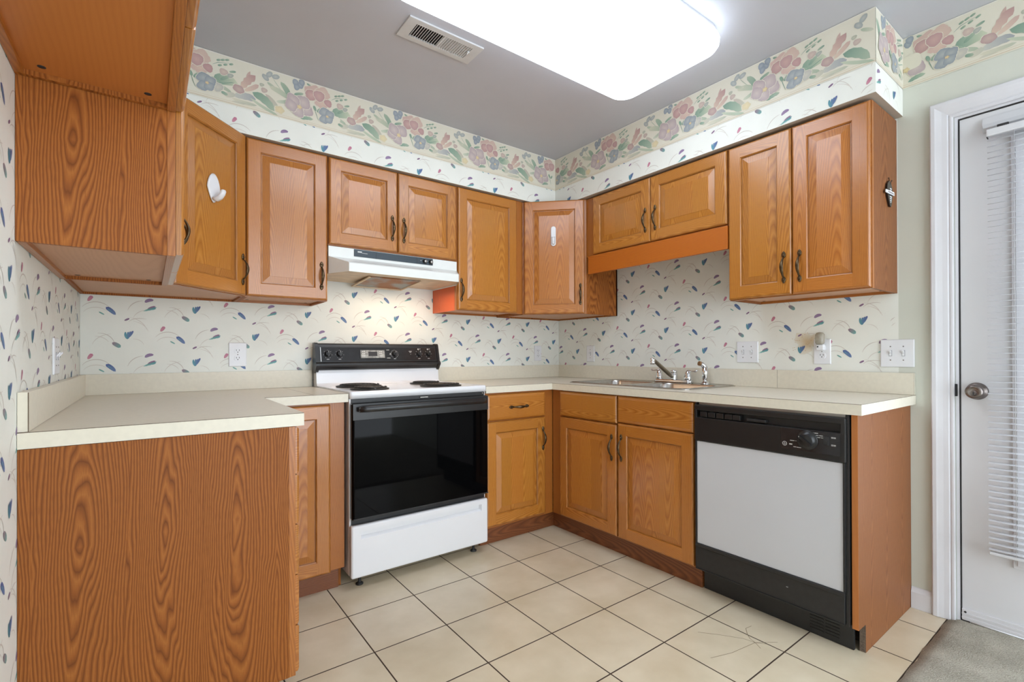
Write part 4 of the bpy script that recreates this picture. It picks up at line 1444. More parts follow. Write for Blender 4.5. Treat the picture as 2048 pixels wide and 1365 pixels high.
def coil(parent, x, y, r, turns):
    b = MB()
    zt = 0.9205
    b.lathe([(r + 0.012, zt), (r + 0.013, zt + 0.003), (r + 0.008, zt + 0.0045), (r + 0.003, zt + 0.003), (r - 0.01, zt + 0.0005), (0.0, zt + 0.0003)], COILM, (x, y, 0), 'z', 40, caps=(False, False))
    b.build('drip_pan', parent)
    b = MB()
    pts = []
    n = int(turns * 32)
    for i in range(n + 1):
        t = i / n
        a = 2 * PI * turns * t
        rr = 0.022 + (r - 0.024) * t
        pts.append((x + rr * math.cos(a), y + rr * math.sin(a), zt + 0.0098))
    b.tube(pts, 0.0040, COILM, seg=8, flat=(0.8, 1.0), up=(0, 0, 1))
    for q in range(3):
        a = 2 * PI * q / 3 + 0.5
        b.tube([(x, y, zt + 0.0045), (x + (r - 0.004) * math.cos(a), y + (r - 0.004) * math.sin(a), zt + 0.0045)], 0.0018, STEEL, seg=6)
    b.lathe([(0.0, zt + 0.013), (0.014, zt + 0.013), (0.016, zt + 0.010), (0.016, zt + 0.004)], BLACKS, (x, y, 0), 'z', 20, caps=(False, False))
    b.build('burner_coil', parent)


for x, y, r, t in ((-1.710, -0.250, 0.108, 5), (-1.738, -0.490, 0.083, 4), (-1.306, -0.250, 0.081, 4), (-1.333, -0.490, 0.102, 5)):
    coil(rg, x - RX0, y, r, t)
# console
b = MB()
# cross-section in y-z: black console leaning back, lip below
prof = [(-0.034, 1.158), (-0.062, 1.158), (-0.068, 1.152), (-0.072, 1.140), (-0.092, 1.052), (-0.104, 1.044), (-0.106, 1.034), (-0.098, 1.026), (-0.090, 1.012), (-0.078, 1.006), (-0.034, 1.006)]
b.rings([[(0.012, y, z) for y, z in prof], [(RW - 0.012, y, z) for y, z in prof]], BLACK, smooth=False)
for x0, x1 in ((-0.006, 0.012), (RW - 0.012, RW + 0.004)):
    pr = [(-0.030, 1.162), (-0.064, 1.162), (-0.072, 1.156), (-0.077, 1.142), (-0.098, 1.052), (-0.109, 1.044), (-0.111, 1.032), (-0.102, 1.022), (-0.092, 1.006), (-0.076, 0.992), (-0.030, 0.992)]
    b.rings([[(x0, y, z) for y, z in pr], [(x1, y, z) for y, z in pr]], BLACK, smooth=False)
b.build('console', rg)


def on_console(u, z, d=0.0):
    """point on the leaning console face at local x u, height z, lifted by d"""
    t = (z - 1.052) / (1.140 - 1.052)
    y = -0.092 + t * 0.020
    return Vector((u, y - d * 0.975, z + d * 0.22))


def console_quad(b, u0, u1, z0, z1, m, d=0.0006, th=0.0005):
    p = [on_console(u0, z0, d), on_console(u1, z0, d), on_console(u1, z1, d), on_console(u0, z1, d)]
    b.prism(p, (on_console(0, 1.1, 0) - on_console(0, 1.1, th)), m)


b = MB()
console_quad(b, 0.022, RW - 0.022, 1.054, 1.138, PANEL, 0.0014, 0.0012)
for z0, z1, u0, u1 in ((1.1345, 1.1375, 0.024, RW - 0.024), (1.0545, 1.0565, 0.024, RW - 0.024), (1.0545, 1.1375, 0.0225, 0.0265)):
    console_quad(b, u0, u1, z0, z1, SILVER if u1 < 0.03 else BLACKS, 0.0022, 0.0008)
b.build('control_panel', rg)
b = MB()
console_quad(b, 0.246, 0.400, 1.070, 1.122, BLACK, 0.0040, 0.0026)
console_quad(b, 0.250, 0.396, 1.073, 1.119, CLOCK, 0.0046, 0.0010)
for i in range(4):
    u = 0.259 + (i % 2) * 0.010 + (0.105 if i > 1 else 0)
    for z in (1.082, 1.096, 1.108):
        console_quad(b, u, u + 0.006, z, z + 0.006, MARK, 0.0052, 0.0006)
console_quad(b, 0.296, 0.350, 1.084, 1.110, SLOT, 0.0052, 0.0006)
b.build('clock_window', rg)
for kx, style in ((0.0625, 0), (0.1285, 0), (0.4605, 1), (0.6235, 2), (0.6895, 2)):
    c0 = on_console(kx, 1.097, 0.0015)
    nrm = (on_console(0, 1.1, 1) - on_console(0, 1.1, 0)).normalized()
    b = MB()
    MK = MB()
    e1 = Vector((1, 0, 0))
    e2 = nrm.cross(e1)

    def ringk(r, d_):
        return [c0 + nrm * d_ + e1 * (r * math.cos(2 * PI * i / 24)) + e2 * (r * math.sin(2 * PI * i / 24)) for i in range(24)]
    b.rings([ringk(0.0175, 0.0), ringk(0.0175, 0.004), ringk(0.0150, 0.006), ringk(0.0138, 0.016), ringk(0.0125, 0.018)], BLACK)
    # grip bar
    g1 = e1 * 0.0045
    g2 = e2 * 0.0165
    pts = [c0 + nrm * 0.006 - g1 - g2, c0 + nrm * 0.006 + g1 - g2, c0 + nrm * 0.006 + g1 + g2, c0 + nrm * 0.006 - g1 + g2]
    b.prism(pts, nrm * 0.016, BLACK)
    m0 = c0 + nrm * 0.0222
    b.prism([m0 - e1 * 0.0007 + e2 * 0.004, m0 + e1 * 0.0007 + e2 * 0.004, m0 + e1 * 0.0007 + e2 * 0.0155, m0 - e1 * 0.0007 + e2 * 0.0155], nrm * 0.0003, MARK)
    b.build('control_knob', rg)
    angs = {0: range(-150, 151, 50), 1: range(-150, 171, 22), 2: range(-140, 141, 46)}[style]
    for a in angs:
        a = math.radians(a)
        dv = e1 * math.sin(a) - e2 * math.cos(a) * (-1)
        tv = nrm.cross(dv)
        q = c0 + dv * 0.0215
        MK.prism([q - tv * 0.0009, q + tv * 0.0009, q + dv * 0.0032 + tv * 0.0009, q + dv * 0.0032 - tv * 0.0009], nrm * 0.0006, MARK)
    console_quad(MK, kx - 0.007, kx + 0.007, 1.0665, 1.0690, MARK, 0.0021, 0.0006)
    if style == 2:
        console_quad(MK, kx - 0.007, kx + 0.001, 1.1235, 1.1300, MARK, 0.0021, 0.0006)
        console_quad(MK, kx + 0.004, kx + 0.014, 1.1265, 1.1285, MARK, 0.0021, 0.0006)
    MK.build('dial_markings', rg)
for u0, u1, z in ((0.410, 0.428, 1.120), (0.410, 0.432, 1.071), (0.556, 0.576, 1.112), (0.560, 0.572, 1.106), (0.428, 0.438, 1.093), (0.430, 0.437, 1.099), (0.566, 0.569, 1.094)):
    b = MB()
    console_quad(b, u0, u1, z, z + 0.0024, MARK, 0.0021, 0.0006)
    b.build('printed_word', rg)
# oven door
b = MB()
lp = []
for y, ins in ((-0.6365, 0.0), (-0.660, 0.0), (-0.668, 0.003), (-0.671, 0.010)):
    lp.append([(x, y, z) for x, z in rrect(0.004 + ins, RW - 0.006 - ins, 0.325 + ins, 0.868 - ins, 0.010, 4)])
b.rings(lp, BGLASS, caps=(True, True))
b.box(0.006, RW - 0.008, -0.6725, -0.6695, 0.790, 0.866, BLACK, bev=0.001)
b.box(0.006, RW - 0.008, -0.6740, -0.6690, 0.330, 0.336, BLACKS, bev=0.001)
od = b.build('oven_door', rg)
b = MB()
b.tube([(0.030, -0.690, 0.840), (0.06, -0.700, 0.842), (RW / 2, -0.704, 0.843), (RW - 0.06, -0.700, 0.842), (RW - 0.030, -0.690, 0.840)], [0.012, 0.014, 0.014, 0.014, 0.012], BLACK, seg=14, flat=(1.0, 0.55), up=(0, 0, 1))
for x in (0.040, RW - 0.042):
    b.box(x - 0.014, x + 0.014, -0.696, -0.6724, 0.830, 0.852, BLACK, bev=0.003)
b.build('handle', od)
b = MB()
b.lathe([(0.004, 0.0), (0.004, 0.010), (0.0, 0.010)], STEEL, (RW - 0.026, -0.6345, 0.879), '-y', 10, caps=(True, False))
b.build('trim_screw', rg)
b = MB()
b.box(RW / 2 - 0.022, RW / 2 + 0.022, -0.644, -0.6346, 0.874, 0.879, STEEL, bev=0.001)
b.build('door_latch', rg)
# storage drawer
b = MB()
lp = []
for y, ins in ((-0.6365, 0.0), (-0.656, 0.0), (-0.662, 0.003), (-0.664, 0.008)):
    lp.append([(x, y, z) for x, z in rrect(0.001 + ins, RW - 0.004 - ins, 0.056 + ins, 0.300 - ins, 0.010, 4)])
b.rings(lp, ENAM, caps=(True, False))
x0, x1, z0, z1 = 0.009, RW - 0.012, 0.064, 0.292
hx0, hx1, hz0, hz1 = 0.045, RW - 0.046, 0.236, 0.272
Y = -0.664
for q in ([(x0, Y, z0), (x1, Y, z0), (x1, Y, hz0), (x0, Y, hz0)], [(x0, Y, hz1), (x1, Y, hz1), (x1, Y, z1), (x0, Y, z1)],
          [(x0, Y, hz0), (hx0, Y, hz0), (hx0, Y, hz1), (x0, Y, hz1)], [(hx1, Y, hz0), (x1, Y, hz0), (x1, Y, hz1), (hx1, Y, hz1)],
          [(hx0, Y, hz1), (hx0 + 0.006, Y + 0.020, hz1 - 0.004), (hx1 - 0.006, Y + 0.020, hz1 - 0.004), (hx1, Y, hz1)],
          [(hx0 + 0.006, Y + 0.020, hz1 - 0.004), (hx0 + 0.006, Y + 0.020, hz0 + 0.010), (hx1 - 0.006, Y + 0.020, hz0 + 0.010), (hx1 - 0.006, Y + 0.020, hz1 - 0.004)],
          [(hx0, Y, hz0), (hx1, Y, hz0), (hx1 - 0.006, Y + 0.020, hz0 + 0.010), (hx0 + 0.006, Y + 0.020, hz0 + 0.010)],
          [(hx0, Y, hz0), (hx0 + 0.006, Y + 0.020, hz0 + 0.010), (hx0 + 0.006, Y + 0.020, hz1 - 0.004), (hx0, Y, hz1)],
          [(hx1, Y, hz0), (hx1, Y, hz1), (hx1 - 0.006, Y + 0.020, hz1 - 0.004), (hx1 - 0.006, Y + 0.020, hz0 + 0.010)]):
    b.quad(q, ENAM)
b.build('storage_drawer', rg)
for x in (0.060, RW - 0.060):
    for y in (-0.600, -0.080):
        b = MB()
        b.lathe([(0.0, 0.0006), (0.018, 0.0006), (0.018, 0.006), (0.012, 0.010), (0.007, 0.014), (0.007, 0.0615)], BLACKS, (x, y, 0), 'z', 16, caps=(False, True))
        b.build('foot', rg)

# ------------------------------------------------------------------ range hood
hd = empty('range_hood', (-1.8925, 0, 1.515), 0, 'white range hood with a dark control strip under the short cabinet', 'hood')
W = 0.7645
b = MB()


def hood_loop(y, z, cut):
    return [(cut, y, z), (W - cut, y, z)]


# front shell: rows of (y, z, side inset)
rows = [(-0.004, 0.148, 0.001), (-0.302, 0.148, 0.001), (-0.318, 0.144, 0.001), (-0.318, 0.090, 0.001), (-0.330, 0.086, 0.006), (-0.400, 0.062, 0.042), (-0.444, 0.048, 0.062), (-0.450, 0.042, 0.064), (-0.450, 0.000, 0.064)]
for (y0, z0, c0), (y1, z1, c1) in zip(rows[:-1], rows[1:]):
    b.quad([(c0, y0, z0), (c1, y1, z1), (W - c1, y1, z1), (W - c0, y0, z0)], HOODW)
for sx in (0, 1):
    X = (lambda c: c) if sx == 0 else (lambda c: W - c)
    f1 = [(X(0.001), -0.004, 0.0), (X(0.001), -0.318, 0.0), (X(0.001), -0.318, 0.144), (X(0.001), -0.302, 0.148), (X(0.001), -0.004, 0.148)]
    b.quad(f1 if sx else f1[::-1], HOODW)
    f2 = [(X(0.001), -0.318, 0.0), (X(0.064), -0.450, 0.0), (X(0.064), -0.450, 0.042), (X(0.062), -0.444, 0.048), (X(0.042), -0.400, 0.062), (X(0.006), -0.330, 0.086), (X(0.001), -0.318, 0.090)]
    b.quad(f2 if sx else f2[::-1], HOODW)
b.quad([(0.001, -0.004, 0.0), (0.001, -0.004, 0.148), (W - 0.001, -0.004, 0.148), (W - 0.001, -0.004, 0.0)], HOODW)
b.build('shell', hd)
b = MB()
b.prism([(0.002, -0.005, 0.006), (0.002, -0.317, 0.006), (0.066, -0.447, 0.006), (W - 0.066, -0.447, 0.006), (W - 0.002, -0.317, 0.006), (W - 0.002, -0.005, 0.006)], (0, 0, 0.002), HOODIN, 'x')
b.build('underside_pan', hd)
b = MB()
fx0, fx1, fy0, fy1 = 0.215, 0.515, -0.330, -0.050
b.prism([(fx0, fy0, 0.005), (fx1, fy0, 0.005), (fx1 - 0.01, fy1, -0.012), (fx0 + 0.01, fy1, -0.012)], (0, 0, -0.004), FILT, 'x')
for x0, x1 in ((fx0 - 0.006, fx0 + 0.006), (fx1 - 0.006, fx1 + 0.006)):
    b.prism([(x0, fy0, 0.003), (x1, fy0, 0.003), (x1, fy1, -0.016), (x0, fy1, -0.016)], (0, 0, -0.006), HOODIN, 'x')
b.box(fx0, fx1, fy1 - 0.005, fy1 + 0.005, -0.022, -0.012, HOODIN)
b.build('grease_filter', hd)
b = MB()
b.box(0.133, 0.600, -0.3215, -0.3185, 0.104, 0.142, DARKBLUE, bev=0.001)
for x in (0.254, 0.497):
    b.box(x, x + 0.0012, -0.3222, -0.3212, 0.106, 0.140, SLOT)
b.box(0.152, 0.175, -0.3222, -0.3212, 0.126, 0.1335, MARK)
b.box(0.175, 0.206, -0.3222, -0.3212, 0.1235, 0.1258, MARK)
for x in (0.519, 0.560):
    b.box(x, x + 0.008, -0.3222, -0.3212, 0.124, 0.1262, MARK)
b.build('control_strip', hd)
for x in (0.547, 0.586):
    b = MB()
    b.lathe([(0.0, 0.0), (0.0135, 0.0), (0.0135, 0.005), (0.010, 0.007), (0.0095, 0.014), (0.0, 0.015)], BLACK, (x, -0.3216, 0.122), '-y', 20, caps=(False, False))
    b.lathe([(0.0, 0.0), (0.0085, 0.0), (0.0085, 0.001), (0.0, 0.0012)], SILVER, (x, -0.3364, 0.122), '-y', 20, caps=(False, False))
    b.build('control_knob', hd)
ld = bpy.data.lights.new('hood_lamp', 'AREA')
ld.energy = HOOD_WATTS
ld.color = (1.0, 0.76, 0.54)
ld.shape = 'RECTANGLE'
ld.size = 0.44
ld.size_y = 0.20
lo = bpy.data.objects.new('hood_lamp', ld)
COL.objects.link(lo)
lo.parent = hd
lo.location = (0.46, -0.25, -0.030)

# ------------------------------------------------------------------ dishwasher (local: x to the right seen from the room, front to -y)
dw = empty('dishwasher', (0, -1.6095, 0), RR, 'built-in dishwasher with grey white front and black controls under the right counter', 'dishwasher')
DWW = 0.6120
b = MB()
b.box(0.004, DWW - 0.004, -0.590, -0.040, 0.110, 0.868, BLACKS)
b.box(0.001, 0.008, -0.626, -0.588, 0.110, 0.870, BLACKS)
b.box(DWW - 0.010, DWW - 0.001, -0.626, -0.588, 0.110, 0.870, BLACKS)
b.box(0.012, DWW - 0.014, -0.612, -0.588, 0.858, 0.8725, SILVER, bev=0.001)
b.build('tub', dw)
b = MB()
# control panel with a pocket along its top
b.box(0.006, DWW - 0.006, -0.640, -0.592, 0.700, 0.806, BLACK, bev=0.003)
b.box(0.006, DWW - 0.006, -0.640, -0.592, 0.838, 0.862, BLACK, bev=0.004)
b.box(0.006, 0.018, -0.640, -0.592, 0.803, 0.842, BLACK, bev=0.002)
b.box(DWW - 0.022, DWW - 0.006, -0.640, -0.592, 0.803, 0.842, BLACK, bev=0.002)
b.box(0.016, DWW - 0.020, -0.612, -0.592, 0.803, 0.842, BLACKS)
b.build('control_panel', dw)
b = MB()
b.box(0.385, DWW - 0.022, -0.6415, -0.6402, 0.722, 0.802, PANEL, bev=0.0004)
# printed marks around the dial
cx, cz = 0.482, 0.766


def dwmark(x0, x1, z0, z1):
    b.box(x0, x1, -0.6420, -0.6414, z0, z1, MARK)


for x0, n, z in ((cx - 0.006, 1, 0.7975), (cx + 0.010, 2, 0.7950), (cx + 0.026, 2, 0.7870), (cx + 0.032, 2, 0.7800)):
    x = x0
    for q in range(n):
        dwmark(x, x + (0.012 if n > 1 else 0.009), z, z + 0.0022)
        x += 0.0145
dwmark(cx - 0.062, cx - 0.046, 0.7560, 0.7582)
dwmark(cx - 0.043, cx - 0.038, 0.7566, 0.7578)
dwmark(cx - 0.050, cx - 0.040, 0.7330, 0.7352)
dwmark(cx - 0.038, cx - 0.022, 0.7326, 0.7348)
for z in (0.7865, 0.7835, 0.7590, 0.7560):
    dwmark(0.562, 0.569, z, z + 0.0016)
    dwmark(0.570, 0.577, z, z + 0.0016)
dwmark(0.417, 0.428, 0.7405, 0.7450)
# round emblem
b.lathe([(0.0086, 0.0), (0.0086, 0.0006), (0.0070, 0.0006), (0.0070, 0.0)], MARK, (0.400, -0.6414, 0.7425), '-y', 24, caps=(False, False))
for a in range(4):
    an = a * PI / 2 + 0.4
    pts = [(0.400 + 0.0058 * t * math.cos(an + t * 1.6), -0.6417, 0.7425 + 0.0058 * t * math.sin(an + t * 1.6)) for t in (0.15, 0.4, 0.7, 1.0)]
    b.tube(pts, 0.0006, MARK, seg=5)
b.build('control_insert', dw)
b = MB()
b.lathe([(0.0, 0.0), (0.037, 0.0), (0.037, 0.004), (0.034, 0.006), (0.028, 0.006), (0.026, 0.018), (0.022, 0.020), (0.0, 0.020)], BLACK, (cx, -0.6416, cz), '-y', 36, caps=(False, False))
a = math.radians(-38)
ux, uz = math.cos(a), math.sin(a)
vx, vz = -uz, ux
Lh, Wh = 0.026, 0.005
b.prism([(cx - ux * Lh - vx * Wh, -0.660, cz - uz * Lh - vz * Wh), (cx + ux * Lh - vx * Wh, -0.660, cz + uz * Lh - vz * Wh), (cx + ux * Lh + vx * Wh, -0.660, cz + uz * Lh + vz * Wh), (cx - ux * Lh + vx * Wh, -0.660, cz - uz * Lh + vz * Wh)], (0, -0.010, 0), BLACK)
b.box(cx - ux * 0.024 - 0.001, cx - ux * 0.024 + 0.001, -0.6704, -0.6698, cz - uz * 0.024 - 0.003, cz - uz * 0.024 + 0.001, MARK)
b.build('timer_dial', dw)
b = MB()
b.box(0.536, 0.556, -0.6440, -0.6416, 0.756, 0.788, SLOT, bev=0.001)
b.box(0.540, 0.551, -0.6475, -0.6436, 0.760, 0.772, BLACKS, bev=0.001)
b.build('rocker_switch', dw)
for i, x in enumerate((0.050, 0.089, 0.128, 0.167, 0.203)):
    b = MB()
    b.box(x - 0.017, x + 0.017, -0.638, -0.6125, 0.810, 0.832, BLACK, bev=0.002)
    b.build('push_button', dw)
b = MB()
b.box(0.245, 0.325, -0.636, -0.6125, 0.812, 0.824, BLACKS, bev=0.003)
b.build('latch_bar', dw)
b = MB()
b.box(0.014, DWW - 0.016, -0.632, -0.592, 0.232, 0.697, DWPAN, bev=0.002)
b.build('door_panel', dw)
b = MB()
b.box(0.008, 0.0138, -0.636, -0.592, 0.226, 0.698, BLACKS)
b.box(DWW - 0.0158, DWW - 0.010, -0.636, -0.592, 0.226, 0.698, BLACKS)
b.box(0.008, DWW - 0.010, -0.640, -0.592, 0.218, 0.2315, BLACKS, bev=0.002)
b.build('door_trim', dw)
b = MB()
b.box(0.010, DWW - 0.012, -0.634, -0.592, 0.115, 0.217, BLACKS, bev=0.002)
b.box(0.010, DWW - 0.012, -0.638, -0.633, 0.115, 0.119, BLACKS)
b.box(0.400, 0.407, -0.6346, -0.6339, 0.178, 0.180, MARK)
b.build('access_panel', dw)
b = MB()
b.box(0.004, DWW - 0.008, -0.560, -0.548, 0.0008, 0.114, BLACKS, bev=0.001)
for i in range(7):
    z = 0.020 + i * 0.012
    for q in range(2):
        b.box(0.455 + q * 0.055, 0.503 + q * 0.055, -0.5625, -0.5598, z, z + 0.005, BLACK, bev=0.0008)
b.build('toe_panel', dw)

# ------------------------------------------------------------------ wall plates
def plate_base(b, w, h):
    lp = []
    for d, ins in ((0.0006, 0.0), (0.0035, 0.0), (0.0055, 0.0015), (0.0062, 0.004)):
        lp.append([(x, -d, z) for x, z in rrect(-w / 2 + ins, w / 2 - ins, -h / 2 + ins, h / 2 - ins, 0.003, 3)])
    b.rings(lp, PLATE, caps=(True, True), smooth=False)


def receptacle(parent, z):
    b = MB()
    lp = []
    for d, r in ((0.0060, 0.0172), (0.0078, 0.0172), (0.0082, 0.0166)):
        ring = []
        for i in range(28):
            a = 2 * PI * i / 28
            ring.append((r * math.cos(a), -d, z + max(-0.0135, min(0.0135, r * math.sin(a)))))
        lp.append(ring)
    b.rings(lp, PLATE, caps=(False, True), smooth=False)
    for x in (-0.0064, 0.0064):
        b.box(x - 0.0011, x + 0.0011, -0.0086, -0.0080, z - 0.0005, z + 0.0075, SLOT)
    b.lathe([(0.0, 0.0), (0.0024, 0.0), (0.0024, 0.0004), (0.0, 0.0004)], SLOT, (0, -0.0082, z - 0.0065), '-y', 10, caps=(False, False))
    b.build('receptacle', parent)


def screws(b, pts):
    for x, z in pts:
        b.lathe([(0.0, 0.0), (0.0026, 0.0), (0.0026, 0.0008), (0.0, 0.0010)], KNOBM, (x, -0.0061, z), '-y', 10, caps=(False, False))


def outlet(loc, rz, label, w=0.074, h=0.120):
    o = empty('wall_outlet', loc, rz, label, 'outlet')
    b = MB()
    plate_base(b, w, h)
    screws(b, [(0, 0)])
    b.build('cover_plate', o)
    receptacle(o, 0.0195)
    receptacle(o, -0.0195)
    return o


def switch(loc, rz, label, w, xs, h=0.120):
    o = empty('light_switch', loc, rz, label, 'light switch')
    b = MB()
    plate_base(b, w, h)
    for x in xs:
        screws(b, [(x, 0.030), (x, -0.030)])
        b.box(x - 0.0055, x + 0.0055, -0.0068, -0.0061, -0.0125, 0.0125, SLOT)
    b.build('cover_plate', o)
    for x in xs:
        b = MB()
        b.box(x - 0.0045, x + 0.0045, -0.0080, -0.0066, -0.0115, 0.0115, PLATE)
        b.prism([(x - 0.0038, -0.0080, -0.003), (x + 0.0038, -0.0080, -0.003), (x + 0.0032, -0.0175, 0.0095), (x - 0.0032, -0.0175, 0.0095)], (0, 0.001, 0.0052), PLATE)
        b.build('toggle', o)
    return o


outlet((-2.2635, 0, 1.096), RB, 'white duplex outlet on the back wall left of the range', 0.082, 0.124)
outlet((-0.222, 0, 1.100), RB, 'white duplex outlet on the back wall near the far corner', 0.070, 0.116)
switch((0, -0.352, 1.0955), RR, 'white single toggle switch on the right wall nearest the far corner', 0.076, [0.0])
switch((0, -1.534, 1.102), RR, 'white double switch plate on the wallpaper between faucet and night light', 0.118, [-0.023, 0.023], 0.116)
nl_o = outlet((0, -1.9040, 1.1025), RR, 'white duplex outlet with the night light plugged in its top socket', 0.075, 0.123)
switch((0, -2.2000, 1.0935), RR, 'white double switch plate at the edge of the wallpaper beside the door', 0.121, [-0.023, 0.023], 0.121)
switch((XL, -0.716, 1.092), RL, 'white switch plate on the left wall above the counter', 0.110, [-0.023, 0.023])

nl = empty('night_light', (0, -1.9040, 1.122), RR, 'small plug-in night light with a clear shade in the outlet over the counter', 'night light')
b = MB()
b.box(-0.0165, 0.0165, -0.034, -0.0092, -0.012, 0.016, PLATE, bev=0.004)
b.lathe([(0.0, 0.0), (0.0035, 0.0), (0.0035, 0.001), (0.0, 0.001)], SLOT, (-0.008, -0.0341, 0.004), '-y', 10, caps=(False, False))
b.build('base', nl)
b = MB()
lp = []
for z, r in ((0.0162, 0.0150), (0.024, 0.0195), (0.045, 0.0205), (0.064, 0.0190), (0.072, 0.0140), (0.074, 0.006)):
    lp.append([(r * math.cos(2 * PI * i / 32) * (1.0 + 0.03 * (i % 2)), -0.030 + r * 0.85 * math.sin(2 * PI * i / 32) * (1.0 + 0.03 * (i % 2)), z) for i in range(32)])
b.rings(lp, NLIGHT, caps=(True, True))
b.build('shade', nl)

# ------------------------------------------------------------------ hooks
hk = empty('wall_hook', (-2.4260, -0.4870, 1.783), PI / 4, 'large white plastic hook stuck on the left corner cabinet door', 'hook')
hk.location = (-2.4165, -0.4775 - 0.0004, 1.806)
b = MB()
lp = []
for d, k in ((0.0, 1.0), (0.004, 1.0), (0.007, 0.86)):
    ring = []
    for i in range(28):
        a = 2 * PI * i / 28
        x = 0.036 * math.cos(a) * (1.0 - 0.12 * math.sin(a)) + 0.002
        z = 0.062 * math.sin(a)
        if math.sin(a) < 0:
            x = 0.036 * math.cos(a) * (1.0 + 0.45 * math.sin(a)) + 0.002
        ring.append((x * k, -d, z * k))
    lp.append(ring)
b.rings(lp, PLATE, caps=(True, True))
b.tube([(0.000, -0.006, -0.046), (0.002, -0.018, -0.048), (0.003, -0.032, -0.040), (0.004, -0.042, -0.027), (0.004, -0.047, -0.014), (0.004, -0.047, -0.010)], [0.012, 0.013, 0.0125, 0.012, 0.0115, 0.009], PLATE, seg=14, flat=(0.75, 1.15))
b.build('hook_body', hk)

hk2 = empty('wall_hook', (-0.4735, -0.4695, 1.880), -PI / 4, 'small white oval adhesive hook on the right corner cabinet door', 'hook')
b = MB()
lp = []
for d, ins in ((0.0006, 0.0), (0.004, 0.0), (0.0065, 0.003)):
    lp.append([(x, -d, z) for x, z in rrect(-0.0165 + ins, 0.0165 - ins, -0.066 + ins, 0.066 - ins, 0.0160 - ins, 8)])
b.rings(lp, PLATE, caps=(True, True))
b.build('backing', hk2)
b = MB()
b.tube([(0, -0.0062, -0.052), (0, -0.016, -0.050), (0, -0.022, -0.038), (0, -0.023, -0.020), (0, -0.0225, -0.008)], [0.009, 0.009, 0.009, 0.0085, 0.006], PLATE, seg=12, flat=(0.5, 1.0))
b.build('hook_prong', hk2)
b = MB()
b.box(-0.0105, -0.0085, -0.0075, -0.0063, -0.050, -0.006, KNOBM)
b.box(0.0085, 0.0105, -0.0075, -0.0063, -0.050, -0.006, KNOBM)
b.box(-0.0105, 0.0105, -0.0075, -0.0063, -0.006, -0.004, KNOBM)
b.build('prong_outline', hk2)

# ------------------------------------------------------------------ magnet on the cabinet side
mg = empty('fridge_magnet', (-0.118, -2.2026, 1.772), 0, 'small black and white striped magnet with a lettered ribbon on the cabinet side', 'magnet')
b = MB()
out = [(-0.012, 0.052), (-0.034, 0.036), (-0.040, 0.010), (-0.030, -0.015), (-0.014, -0.040), (-0.004, -0.054), (0.010, -0.056), (0.018, -0.040), (0.030, -0.012), (0.034, 0.012), (0.022, 0.030), (0.010, 0.044), (0.002, 0.036), (-0.004, 0.050)]
b.prism([(x, -0.0004, z) for x, z in out], (0, -0.007, 0), MAGB)
b.tube([(-0.006, -0.005, 0.045), (-0.020, -0.008, 0.062), (-0.030, -0.008, 0.058)], 0.0016, MAGB, seg=6)
b.tube([(0.006, -0.005, 0.040), (0.014, -0.008, 0.058), (0.024, -0.008, 0.058)], 0.0016, MAGB, seg=6)
b.build('body', mg)
for z, w in ((0.020, 0.020), (0.012, 0.022), (-0.014, 0.024), (-0.022, 0.020), (-0.030, 0.015), (-0.037, 0.008)):
    b = MB()
    b.box(0.004 - w / 2, 0.004 + w / 2, -0.0082, -0.0073, z - 0.0022, z + 0.0022, PLATE)
    b.build('stripe', mg)
b = MB()
b.prism([(-0.068, -0.0086, -0.008), (0.042, -0.0086, -0.004), (0.040, -0.0086, 0.011), (-0.066, -0.0086, 0.005)], (0, -0.002, 0), PLATE)
x = -0.036
for k in range(9):
    h_ = (0.006, 0.004, 0.0045)[k % 3]
    b.box(x, x + 0.0018, -0.0112, -0.0106, -0.002 + (x + 0.04) * 0.04, -0.002 + h_ + (x + 0.04) * 0.04, MAGR)
    b.box(x, x + 0.005, -0.0112, -0.0106, -0.002 + (x + 0.04) * 0.04, -0.0008 + (x + 0.04) * 0.04, MAGR)
    x += 0.0078
b.build('ribbon', mg)

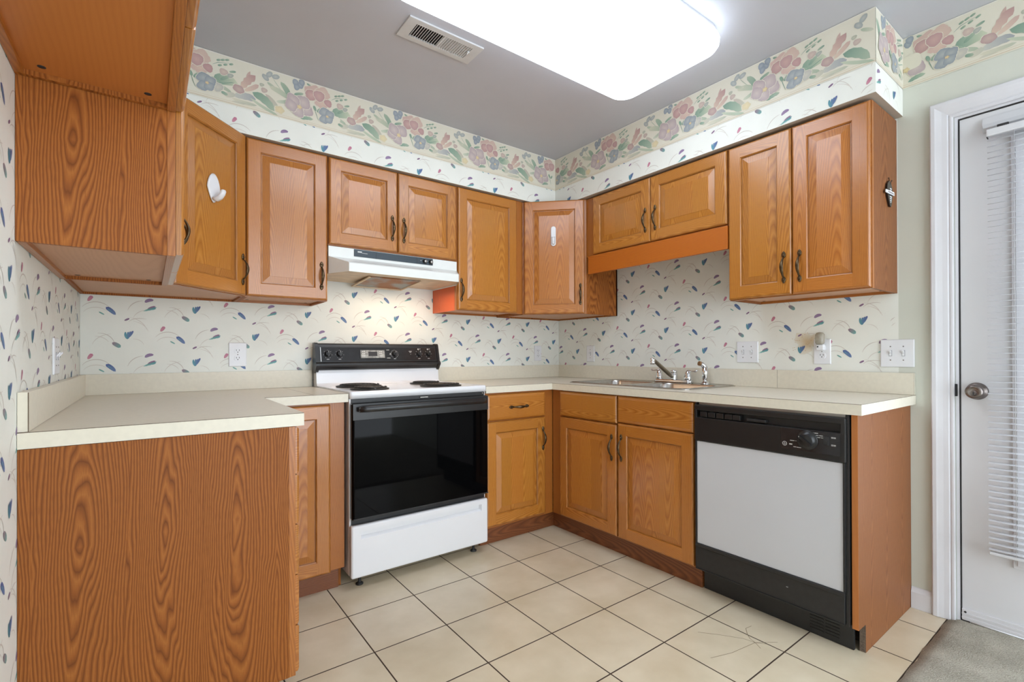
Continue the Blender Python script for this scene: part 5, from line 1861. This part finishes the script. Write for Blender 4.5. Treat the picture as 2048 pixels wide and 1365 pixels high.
# ------------------------------------------------------------------ ceiling vent and lamp
vt = empty('ceiling_vent', (-1.614, -1.018, H), 0, 'white metal air register in the ceiling left of the lamp', 'vent')
b = MB()
w, h = 0.355, 0.140
ox, oy = 0.135, 0.043
Z0, Z1 = -0.0006, -0.007
b.prism([(-w / 2, -h / 2, Z0), (w / 2, -h / 2, Z0), (w / 2, -oy, Z0), (-w / 2, -oy, Z0)], (0, 0, Z1), VENTM)
b.prism([(-w / 2, oy, Z0), (w / 2, oy, Z0), (w / 2, h / 2, Z0), (-w / 2, h / 2, Z0)], (0, 0, Z1), VENTM)
b.prism([(-w / 2, -oy, Z0), (-ox, -oy, Z0), (-ox, oy, Z0), (-w / 2, oy, Z0)], (0, 0, Z1), VENTM)
b.prism([(ox, -oy, Z0), (w / 2, -oy, Z0), (w / 2, oy, Z0), (ox, oy, Z0)], (0, 0, Z1), VENTM)
b.box(-0.004, 0.004, -oy, oy, Z1, Z0, VENTM)
b.build('frame', vt)
b = MB()
for i in range(24):
    x = -ox + 0.010 + i * (2 * ox - 0.020) / 23
    s_ = -1 if x < 0 else 1
    b.prism([(x - 0.0012, -oy, -0.001), (x + 0.0012, -oy, -0.001), (x + 0.0012 + s_ * 0.005, -oy, -0.0078), (x - 0.0012 + s_ * 0.005, -oy, -0.0078)], (0, 2 * oy, 0), VENTM)
b.build('louvers', vt)
b = MB()
b.quad([(-ox, -oy, -0.0007), (-ox, oy, -0.0007), (ox, oy, -0.0007), (ox, -oy, -0.0007)], SLOT)
b.build('duct_opening', vt)
b = MB()
b.lathe([(0.0, 0.0), (0.006, 0.0), (0.006, -0.004), (0.0, -0.005)], VENTM, (ox - 0.004, -0.012, -0.0072), 'z', 12, caps=(False, False))
b.tube([(ox - 0.004, -0.012, -0.010), (ox - 0.004, 0.010, -0.014)], 0.003, VENTM, seg=8)
b.build('damper_lever', vt)

lt = empty('ceiling_lamp', (-1.325, -1.520, H), 0, 'large glowing white fluorescent ceiling lamp with a rounded diffuser', 'lamp')
b = MB()
lp = []
for z, ins, r in ((-0.030, 0.006, 0.075), (-0.045, 0.000, 0.08), (-0.070, 0.002, 0.08), (-0.086, 0.012, 0.075), (-0.094, 0.030, 0.065), (-0.098, 0.060, 0.05)):
    lp.append([(x, y, z) for x, y in rrect(-0.645 + ins, 0.645 - ins, -0.284 + ins, 0.284 - ins, r, 8)])
b.rings(lp, DIFF, caps=(False, True))
b.build('diffuser', lt)
b = MB()
lp = []
for z, ins in ((-0.0008, 0.016), (-0.0298, 0.010)):
    lp.append([(x, y, z) for x, y in rrect(-0.645 + ins, 0.645 - ins, -0.284 + ins, 0.284 - ins, 0.07, 8)])
b.rings(lp, TRIM)
b.build('base_pan', lt)
